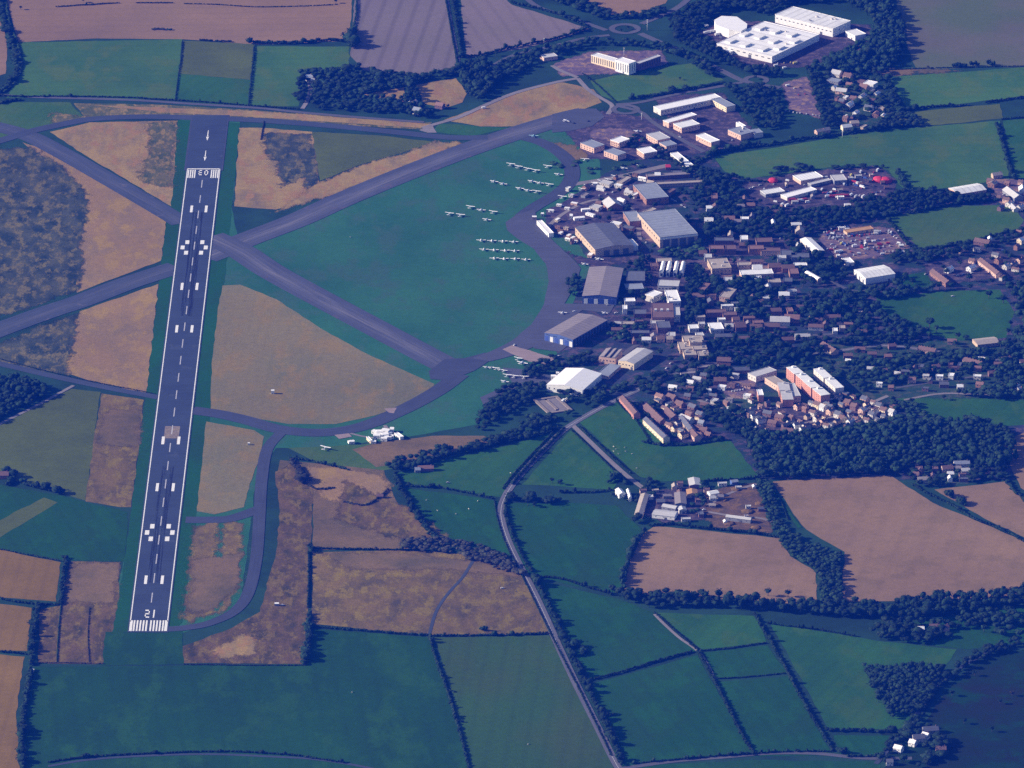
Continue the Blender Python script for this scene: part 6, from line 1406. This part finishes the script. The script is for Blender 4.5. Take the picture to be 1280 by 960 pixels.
H([(700,616),(740,616),(766,613)],'hedge below the triangular pasture, right half',4,3,1,tall=.15); H([(760,604),(775,600),(783,606)],'dark bushes beside the lane to the farm',9,6,1,tall=.3)
H([(705,536),(690,552),(668,574),(650,594),(640,606)],'hedge right of the curving main road',4,3,1,tall=.05); H([(698,534),(680,553),(658,576),(640,596),(628,612)],'hedge left of the curving main road',3,2.5,1)
H([(724,534),(745,553),(768,574),(788,592)],'hedge right of the farm lane',3,2.4,1); H([(714,538),(735,558),(756,578),(774,596)],'hedge left of the farm lane',2,2,0)
H([(634,622),(632,640),(640,668),(652,695),(664,716)],'hedge right of the main road bend',5,3.5,1,tall=.08); H([(618,626),(622,650),(632,680),(646,708),(660,735),(676,768),(692,800),(715,845),(740,895),(764,945)],'long low hedge left of the main road',2.2,1.8,1)
H([(668,722),(678,745),(690,768),(702,795),(716,825),(732,855),(748,890),(762,920),(778,958)],'long dark tree hedge right of the main road',8,5,1,tall=.35)
H([(712,808),(728,812),(730,820)],'side clump jutting from the main road trees',10,6,1,tall=.2); H([(755,893),(768,896)],'lower side clump jutting from the main road trees',7,5,1)
H([(664,722),(700,724),(735,735),(765,744)],'hedge below the deep green pasture',4.5,3.5,1,tall=.15); H([(778,744),(780,722),(786,700),(795,680),(806,664)],'hedge left of the bean shaped stubble field',7,5,1,tall=.2)
H([(812,658),(840,656),(870,660),(910,664),(950,668),(978,674)],'hedge between farm and stubble field',5,3.5,1,tall=.15); H([(736,851),(780,840),(825,826),(866,815)],'hedge crossing from main road to footpath corner',4.5,3,1)
H([(818,766),(836,782),(852,796),(872,813)],'thin hedge beside the upper footpath',3,2.2,1,gaps=.1); H([(876,814),(910,811),(958,804)],'short hedge right of the footpath corner',3,2.4,1); H([(872,815),(884,835),(896,858),(910,885),(925,915),(943,945)],'dark hedge falling from the footpath corner',5,3.5,1)
H([(894,849),(930,847),(982,842)],'thin short hedge between two small squares',2.2,2,0,gaps=.1); H([(943,768),(955,790),(972,818),(988,848),(1004,878),(1020,905),(1042,940)],'long straight dark hedge left of the dark copse field',4.5,3.5,1,tall=.04)
H([(960,780),(990,784),(1025,788),(1070,796)],'loose hedge below the oak belt',3,2.6,1,tall=.25,gaps=.2); H([(1034,914),(1060,914),(1095,915),(1130,916)],'thick dark hedge below the dark copse field',7,4.5,1,tall=.1); H([(1110,928),(1116,938)],'dark bush beside the hamlet road',9,6,1)
H([(790,955),(860,949),(920,944),(990,940),(1040,940)],'hedge on the bottom road at the lower right',3,2.4,1,tall=.2); H([(1046,940),(1058,944)],'dark clump on the bottom road',13,7,1,tall=.3); H([(1060,946),(1090,946),(1110,948)],'dark hedge running into the hamlet',5,3,1,tall=.2)
H([(1106,624),(1130,618),(1165,628),(1200,645),(1230,658),(1262,668),(1290,680)],'hedge between the largest and the eastern stubble fields',5,3,1,tall=.08,gaps=.05) if False else H([(1140,606),(1160,618),(1190,632),(1215,648),(1245,660),(1290,682)],'hedge between the largest and the eastern stubble fields',5,3,1,tall=.06)
H([(1182,617),(1190,624)],'dark bush on the stubble field hedge, left',7,5,1,tall=.5); H([(1200,628),(1206,634)],'dark bush on the stubble field hedge, right',8,5,1,tall=.5); H([(1258,600),(1266,612),(1276,622),(1290,634)],'hedge at the right edge between stubble fields',7,4,1)
H([(962,604),(976,628),(985,650)],'hedge left of the grass strip by the farm',2.5,2.2,1)
# east
H([(1108,88),(1150,86),(1190,85),(1240,84),(1290,83)],'thin hedge under the fallow field',2.5,2,0,gaps=.1); H([(1192,84),(1206,84)],'left of three round bushes on the fallow hedge',11,6,1); H([(1214,82),(1222,83)],'middle of three round bushes on the fallow hedge',9,7,1); H([(1236,82),(1245,82)],'right of three round bushes on the fallow hedge',11,8,1)
H([(1130,139),(1165,134),(1190,133),(1212,132)],'dark hedge between the eastern greens, left part',6,3.5,1,tall=.15); H([(1232,129),(1260,125),(1290,121)],'dark hedge between the eastern greens, right part',5,3.5,1,tall=.1); H([(1252,150),(1275,148),(1290,147)],'thin hedge at the right edge',4,3,1)
H([(1246,155),(1253,180),(1262,210),(1268,225)],'dark hedge across the right green field',6,4,1,tall=.15); H([(870,205),(900,190),(930,186),(960,182)],'dark hedge above the pale green wedge',8,4,1,tall=.2); H([(960,182),(1000,175),(1030,172),(1070,166),(1110,160),(1145,158)],'dark hedge under the factory housing',6,4,1,tall=.2)
H([(788,124),(830,118),(870,110),(905,104)],'dark hedge under the green above the business park',8,4,1,tall=.15); H([(770,128),(745,105),(728,92)],'hedge left of the green above the business park',2,1.8,0,gaps=.2)
H([(890,192),(920,186),(950,180)],'dark belt right of the business park',10,5,1,tall=.2); H([(905,218),(935,226),(960,228)],'hedge along the left of the scrapyard field',5,3,1,tall=.2)
H([(1122,215),(1130,232),(1140,244)],'dark hedge right of the scrapyard',9,5,1,tall=.2); H([(1136,242),(1165,240),(1195,240)],'dark hedge left of the two tone shed',7,4,1,tall=.2)
H([(1110,276),(1122,290),(1135,306),(1150,312)],'hedge left of the dull fenced field',5,3,1,tall=.3); H([(1150,312),(1200,306),(1245,294),(1285,286)],'hedge below the dull fenced field',5,3,1,tall=.2)
H([(1100,271),(1150,265),(1190,257),(1260,250)],'hedge above the dull fenced field',6,4,1,tall=.25); H([(803,553),(830,557),(870,555),(905,550)],'dark hedge below the small estate',5,3,1,tall=.2)
H([(770,500),(780,512),(795,526),(806,542),(812,552)],'thin hedge left of the terraces',3,2.4,1); H([(880,602),(915,600),(950,598)],'hedge behind the earth banks',3,2.4,1,tall=.2); H([(945,602),(958,625),(970,650)],'hedge right of the earth banks',3,2.4,1)
H([(830,558),(872,556)],'low bank of bushes at the estate corner',5,3,1)

# ================================================================== woods and thickets
WD = wood
WD([(930,552),(1000,545),(1100,538),(1180,532),(1215,528),(1262,538),(1272,580),(1245,590),(1215,580),(1180,582),(1140,586),(1120,594),(966,600),(948,598)],'long dark wood below the housing',1,8.5,(9,14))
WD([(760,740),(800,743),(860,744),(900,749),(960,757),(1020,757),(1060,754),(1110,760),(1150,751),(1200,749),(1290,740),(1290,756),(1250,762),(1200,768),(1160,776),(1110,775),(1060,774),(1000,768),(960,765),(870,760),(820,762),(770,750)],'oak belt below the stubble fields',1,9,(9,14))
WD([(1080,784),(1120,780),(1180,780),(1200,776),(1260,772),(1270,780),(1220,786),(1180,790),(1190,800),(1140,806),(1100,800)],'trees round the houses under the oak belt',1,9.5,(8,12),gaps=.2)
WD([(1078,834),(1180,836),(1165,868),(1138,894),(1112,900),(1097,876)],'dark triangular copse',1,6.5,(7,9))
WD([(945,600),(962,606),(978,655),(1005,680),(1050,694),(1053,756),(1026,756),(1020,715),(985,695),(962,655)],'belt of young trees between the stubble fields',0,7,(5,8))
WD([(1045,-8),(1100,-10),(1114,5),(1122,25),(1132,45),(1128,70),(1108,94),(1040,94),(1005,92),(1040,74),(1078,56),(1092,42),(1084,18),(1060,8)],'wood right of the factory',1,9,(9,14))
WD([(572,84),(600,80),(618,88),(625,104),(602,126),(590,128),(580,112)],'dark copse by the northern lane',1,8.5,(9,13))
WD([(590,-10),(640,-15),(715,-15),(738,8),(770,22),(832,10),(832,20),(790,26),(745,24),(700,6),(650,-6)],'trees north of the roundabout',1,9,(7,11),gaps=.15)
WD([(640,72),(690,62),(742,50),(762,52),(838,58),(885,80),(905,96),(890,98),(860,78),(825,64),(790,58),(750,56),(700,66),(690,78),(676,74),(650,92),(612,108),(600,104)],'trees round the crescent block',1,8.5,(6,10),gaps=.15)
WD([(838,24),(870,6),(960,-10),(1045,-10),(1040,5),(990,5),(960,20),(930,14),(900,14),(885,28),(866,38),(880,50),(900,66),(930,84),(960,88),(985,98),(950,96),(900,80),(850,56),(836,40)],'wood left of the factory',1,9,(8,12),gaps=.05)
WD([(376,93),(392,90),(437,90),(440,80),(452,88),(520,95),(572,89),(574,96),(530,101),(500,112),(468,116),(445,124),(420,122),(400,112),(376,100)],'farm wood, upper part',1,8.5,(6,10),gaps=.15)
WD([(372,104),(384,102),(382,126),(372,130)],'farm wood, left end',1,8.5,(8,12)); WD([(392,100),(420,116),(445,126),(500,128),(510,132),(500,144),(400,138),(388,130)],'farm wood, lower part',1,8.5,(6,10),gaps=.25)
WD([(508,95),(520,96),(522,128),(530,142),(545,146),(530,150),(510,145),(506,128)],'farm wood, strip by the cottages',1,8,(8,12)); WD([(440,124),(500,124),(508,130),(470,132)],'farm wood, thin hedge part',1,8,(6,9))
WD([(-40,470),(0,475),(40,480),(66,494),(40,507),(0,526),(-40,540)],'wood by the west lane',1,8.5,(8,12))
WD([(842,208),(880,212),(905,222),(925,245),(935,262),(990,266),(1050,264),(1100,262),(1118,272),(1050,282),(1010,292),(975,292),(960,308),(925,294),(905,300),(880,300),(874,262),(850,235)],'campus trees behind the largest hangar',1,9,(7,12),gaps=.3)
WD([(1100,248),(1140,242),(1190,246),(1240,248),(1240,254),(1180,258),(1110,268),(1060,262),(1065,252)],'trees below the scrapyard',1,8.5,(7,11),gaps=.1)
WD([(1112,318),(1200,308),(1290,290),(1290,300),(1200,320),(1160,330),(1118,334)],'trees below the dull fenced field',1,8.5,(7,10),gaps=.3)
WD([(1050,366),(1110,360),(1180,362),(1155,368),(1095,378),(1110,400),(1140,410),(1160,416),(1150,428),(1070,424),(1000,412),(985,390),(1010,372)],'thick trees left of the sports field',1,9,(7,12),gaps=.35)
WD([(1040,290),(985,296),(975,330),(1000,355),(1030,360),(1060,352),(1056,336),(1030,322),(1004,316),(992,300)],'trees left of the vehicle yard',1,9,(7,11),gaps=.3)
WD([(866,336),(880,340),(888,360),(880,400),(862,418),(856,400),(860,360)],'trees right of the vaulted laboratory',1,8.5,(8,12),gaps=.15)
WD([(890,350),(930,352),(985,352),(985,385),(940,400),(900,392),(895,365)],'trees in the middle of the campus',1,9,(8,12),gaps=.35)
WD([(795,478),(850,462),(895,444),(960,434),(1000,432),(1050,446),(1000,455),(960,458),(930,458),(900,450),(860,466),(820,478),(830,492),(800,492)],'tree belt along the main road',1,9,(7,12),gaps=.22)
WD([(975,418),(890,430),(890,440),(960,430),(1040,428),(1100,424),(1150,432),(1100,430),(1060,434),(1040,430)],'narrow trees above the main road',1,8.5,(7,11),gaps=.1)
WD([(850,470),(940,462),(980,456),(1030,456),(1060,470),(1060,490),(1045,492),(1052,478),(1034,462),(1005,462),(990,458),(940,470),(900,478),(880,500),(860,500),(840,490)],'trees behind the residences',1,9,(7,12),gaps=.4)
WD([(1060,450),(1160,440),(1240,440),(1290,455),(1290,470),(1240,466),(1180,470),(1120,480),(1080,492),(1058,480)],'garden trees east of the residences',0,9,(6,10),gaps=.35)
WD([(1258,360),(1300,350),(1300,500),(1240,500),(1180,492),(1240,488),(1255,440),(1270,410),(1272,380)],'wood at the east edge by the sports field',1,9,(8,12),gaps=.15)
WD([(1110,498),(1140,505),(1175,524),(1180,532),(1130,538),(1060,542),(950,546),(930,548),(915,540),(950,548),(1060,536),(1110,528)],'ragged edge trees below the housing',0,8.5,(6,9),gaps=.3)
WD([(905,500),(930,515),(955,545),(950,550),(915,545),(890,530),(880,512)],'trees between estate and lane',1,9,(7,10),gaps=.3)
WD([(620,490),(655,480),(685,484),(668,498),(640,518),(604,540),(592,537),(604,516)],'dark trees left of the square enclosure',1,8.5,(6,9),gaps=.2); WD([(660,520),(700,524),(725,512),(750,505),(770,492),(790,486),(800,476),(770,486),(745,500),(720,512),(712,500),(730,492),(755,482),(735,490),(716,500),(712,520),(690,530),(640,548),(600,560),(580,566),(590,556),(640,540)],'trees along the main road by the enclosure',1,8.5,(6,9),gaps=.1)
WD([(478,586),(496,575),(530,573),(545,560),(566,562),(560,574),(530,584),(504,592)],'thicket at the head of the lane pastures',1,8.5,(7,10)); WD([(498,676),(540,672),(600,682),(640,700),(656,722),(620,712),(560,692),(500,690)],'thicket below the dry paddock',3,7.5,(4,7),gaps=.1)
WD([(1136,590),(1160,582),(1215,578),(1260,588),(1262,598),(1220,604),(1180,606),(1150,610),(1138,604)],'garden trees round the cottages',1,9,(6,9),gaps=.35)
WD([(1098,958),(1104,938),(1130,908),(1150,882),(1170,853),(1200,826),(1240,810),(1300,795),(1300,803),(1240,820),(1204,836),(1178,862),(1158,890),(1138,918),(1112,948),(1104,960)],'dark tree lined lane at the lower right corner',1,8,(6,9),gaps=.12)
WD([(1180,770),(1230,762),(1300,752),(1300,800),(1250,798),(1240,780),(1200,782)],'trees at the right end of the oak belt',1,10,(8,11),gaps=.45); WD([(1112,905),(1122,915),(1170,905),(1180,930),(1200,940),(1150,960),(1120,960),(1140,944),(1165,925),(1130,925)],'trees of the dark corner hamlet',1,10,(6,9),gaps=.4)
WD([(672,455),(690,446),(700,452),(735,445),(750,452),(730,458),(700,462),(680,470),(664,478),(650,470)],'trees between the apron and the dazzling roof',1,8.5,(6,10),gaps=.15); WD([(708,352),(724,344),(726,368),(712,376)],'dark trees left of the blue doored hangar',1,8.5,(7,10))
WD([(690,490),(720,488),(735,492),(750,486),(760,478),(756,494),(730,506),(718,498),(700,494)],'trees behind the square enclosure',1,8.5,(5,8),gaps=.2)
WD([(760,408),(776,404),(800,400),(815,412),(800,430),(776,430),(756,430)],'shaded trees behind the slanting hangar',1,8.5,(7,10),gaps=.25); WD([(780,340),(800,322),(818,326),(815,345),(808,370),(785,372),(776,360)],'trees behind the blue doored hangar',1,8.5,(7,10),gaps=.35)
WD([(830,300),(876,302),(884,312),(862,326),(826,322)],'trees before the largest hangar front',2,9,(5,8),gaps=.4); WD([(740,232),(800,214),(806,222),(780,224),(748,240)],'bushes along the pale lane',2,8,(3,5),gaps=.5)
WD([(906,108),(965,108),(975,120),(982,150),(968,166),(945,162),(925,136)],'trees left of the lilac car park',1,9,(6,10),gaps=.25); WD([(1012,92),(1026,96),(1045,160),(1030,164),(1018,130)],'trees right of the lilac car park',1,8,(7,10)); WD([(1092,94),(1112,98),(1130,140),(1154,158),(1078,166),(1096,156),(1112,130)],'trees right of the factory housing',1,8.5,(7,10),gaps=.1)
WD([(1030,94),(1090,96),(1104,130),(1080,160),(1050,164),(1042,130)],'garden trees of the factory housing',2,11,(5,8),gaps=.5); WD([(780,176),(800,168),(860,196),(880,200),(850,206),(830,200),(800,196)],'dark bushes round the business units',1,8.5,(3,6),gaps=.4)
WD([(690,205),(735,202),(740,212),(800,204),(820,206),(780,214),(720,222)],'low bushes below the business units',2,9,(2,3),gaps=.7); WD([(960,210),(1000,208),(1060,204),(1100,206),(1110,212),(1060,212),(1000,216),(960,222)],'bushes behind the scrapyard',1,9,(4,6),gaps=.5)
WD([(790,500),(830,505),(868,524),(880,548),(858,552),(815,540)],'garden bushes of the small estate',1,9,(3,5),gaps=.45); WD([(1015,508),(1060,520),(1100,528),(1118,520),(1112,500),(1060,494),(1030,498)],'garden trees of the housing estate',1,11,(3,6),gaps=.6)
WD([(930,515),(960,532),(1000,545),(1010,530),(960,512)],'garden trees left of the housing estate',1,9.5,(4,7),gaps=.45)
WD([(800,604),(815,600),(825,612),(812,622),(800,612)],'dark trees at the farm lane end',1,9,(6,8)); WD([(760,612),(768,624),(800,630),(796,622),(775,624)],'garden hedge of the farmhouse',1,7,(4,6)); WD([(792,642),(800,640),(802,656),(792,654)],'dark trees at the farm corner',1,8,(6,9)); WD([(870,606),(886,604),(884,628),(866,650),(860,640),(872,625)],'dark trees inside the farm',1,9,(5,8),gaps=.3)

# ================================================================== single trees one can tell apart
for x, y, h_, m_ in [(1100,534,13,1),(1104,533,12,1),(1162,410,15,1),(1236,373,12,1),(1254,379,12,1),(776,40,6,2),(785,37,6,1),(944,99,6,1),(1140,905,9,1),(420,4,7,1),(104,3,7,1),(26,12,6,3),(386,795,9,1),(386,812,9,1),(1206,780,10,1),(840,640,0,0),
    (700,606,8,1),(690,604,8,1),(660,632,9,1),(668,634,8,1),(500,583,10,1),(527,572,11,1),(960,745,11,1),(1050,752,11,1),(985,746,10,1),(875,745,9,1),(1120,786,10,0),(1230,790,10,0),(1218,845,8,1),(1250,880,7,1),(1205,905,8,1),(1240,915,8,1),(1265,870,7,3),(1190,870,8,0),
    (1180,500,8,1),(1140,505,9,1),(1260,545,10,1),(560,135,6,1),(620,70,8,1),(735,100,5,2),(748,60,5,1),(866,50,8,1),(850,100,5,1),(1160,86,5,3),(556,795,5,1),(470,688,5,3)]:
    if h_: tree(x, y, h_, h_*.42, m_, group='single trees in hedges and fields')
CAMPUS = [(740,250),(700,300),(790,330),(770,400),(800,440),(860,470),(900,470),(960,465),(1060,470),(1130,480),(1270,480),(1290,350),(1270,310),(1150,320),(1100,355),(1040,370),(1000,330),(1000,290),(1060,270),(1100,255),(930,250),(860,205),(800,215)]
pts = scatter(CAMPUS, 30); rng.shuffle(pts); n = 0
for x, y in pts:
    if n >= 215 or not clear(x, y, 4): continue
    px, py = unproject((x, y, 0))
    if any(inside([P(*q) for q in poly], x, y) for poly in ([(1022,285),(1135,282),(1140,315),(1045,330)], [(935,235),(1100,208),(1115,255),(960,264)], [(1095,372),(1265,362),(1255,425),(1110,402)], [(1106,272),(1262,256),(1275,290),(1140,310)])): continue
    tree(px, py, rng.uniform(7, 13), rng.uniform(3.2, 5.2)); n += 1
print('trees', N_TREES, 'wood trees', N_WOOD, 'cars', N_CAR)
write_labels()
from collections import Counter
_c = Counter(o['label'] for o in C.objects if 'label' in o and 'category' in o)
for o in C.objects:
    if 'label' in o and len(o['label'].split())>16: print('LONG', o['label'])
_d = {k: v for k, v in _c.items() if v > 1}; print('duplicate labels', _d)
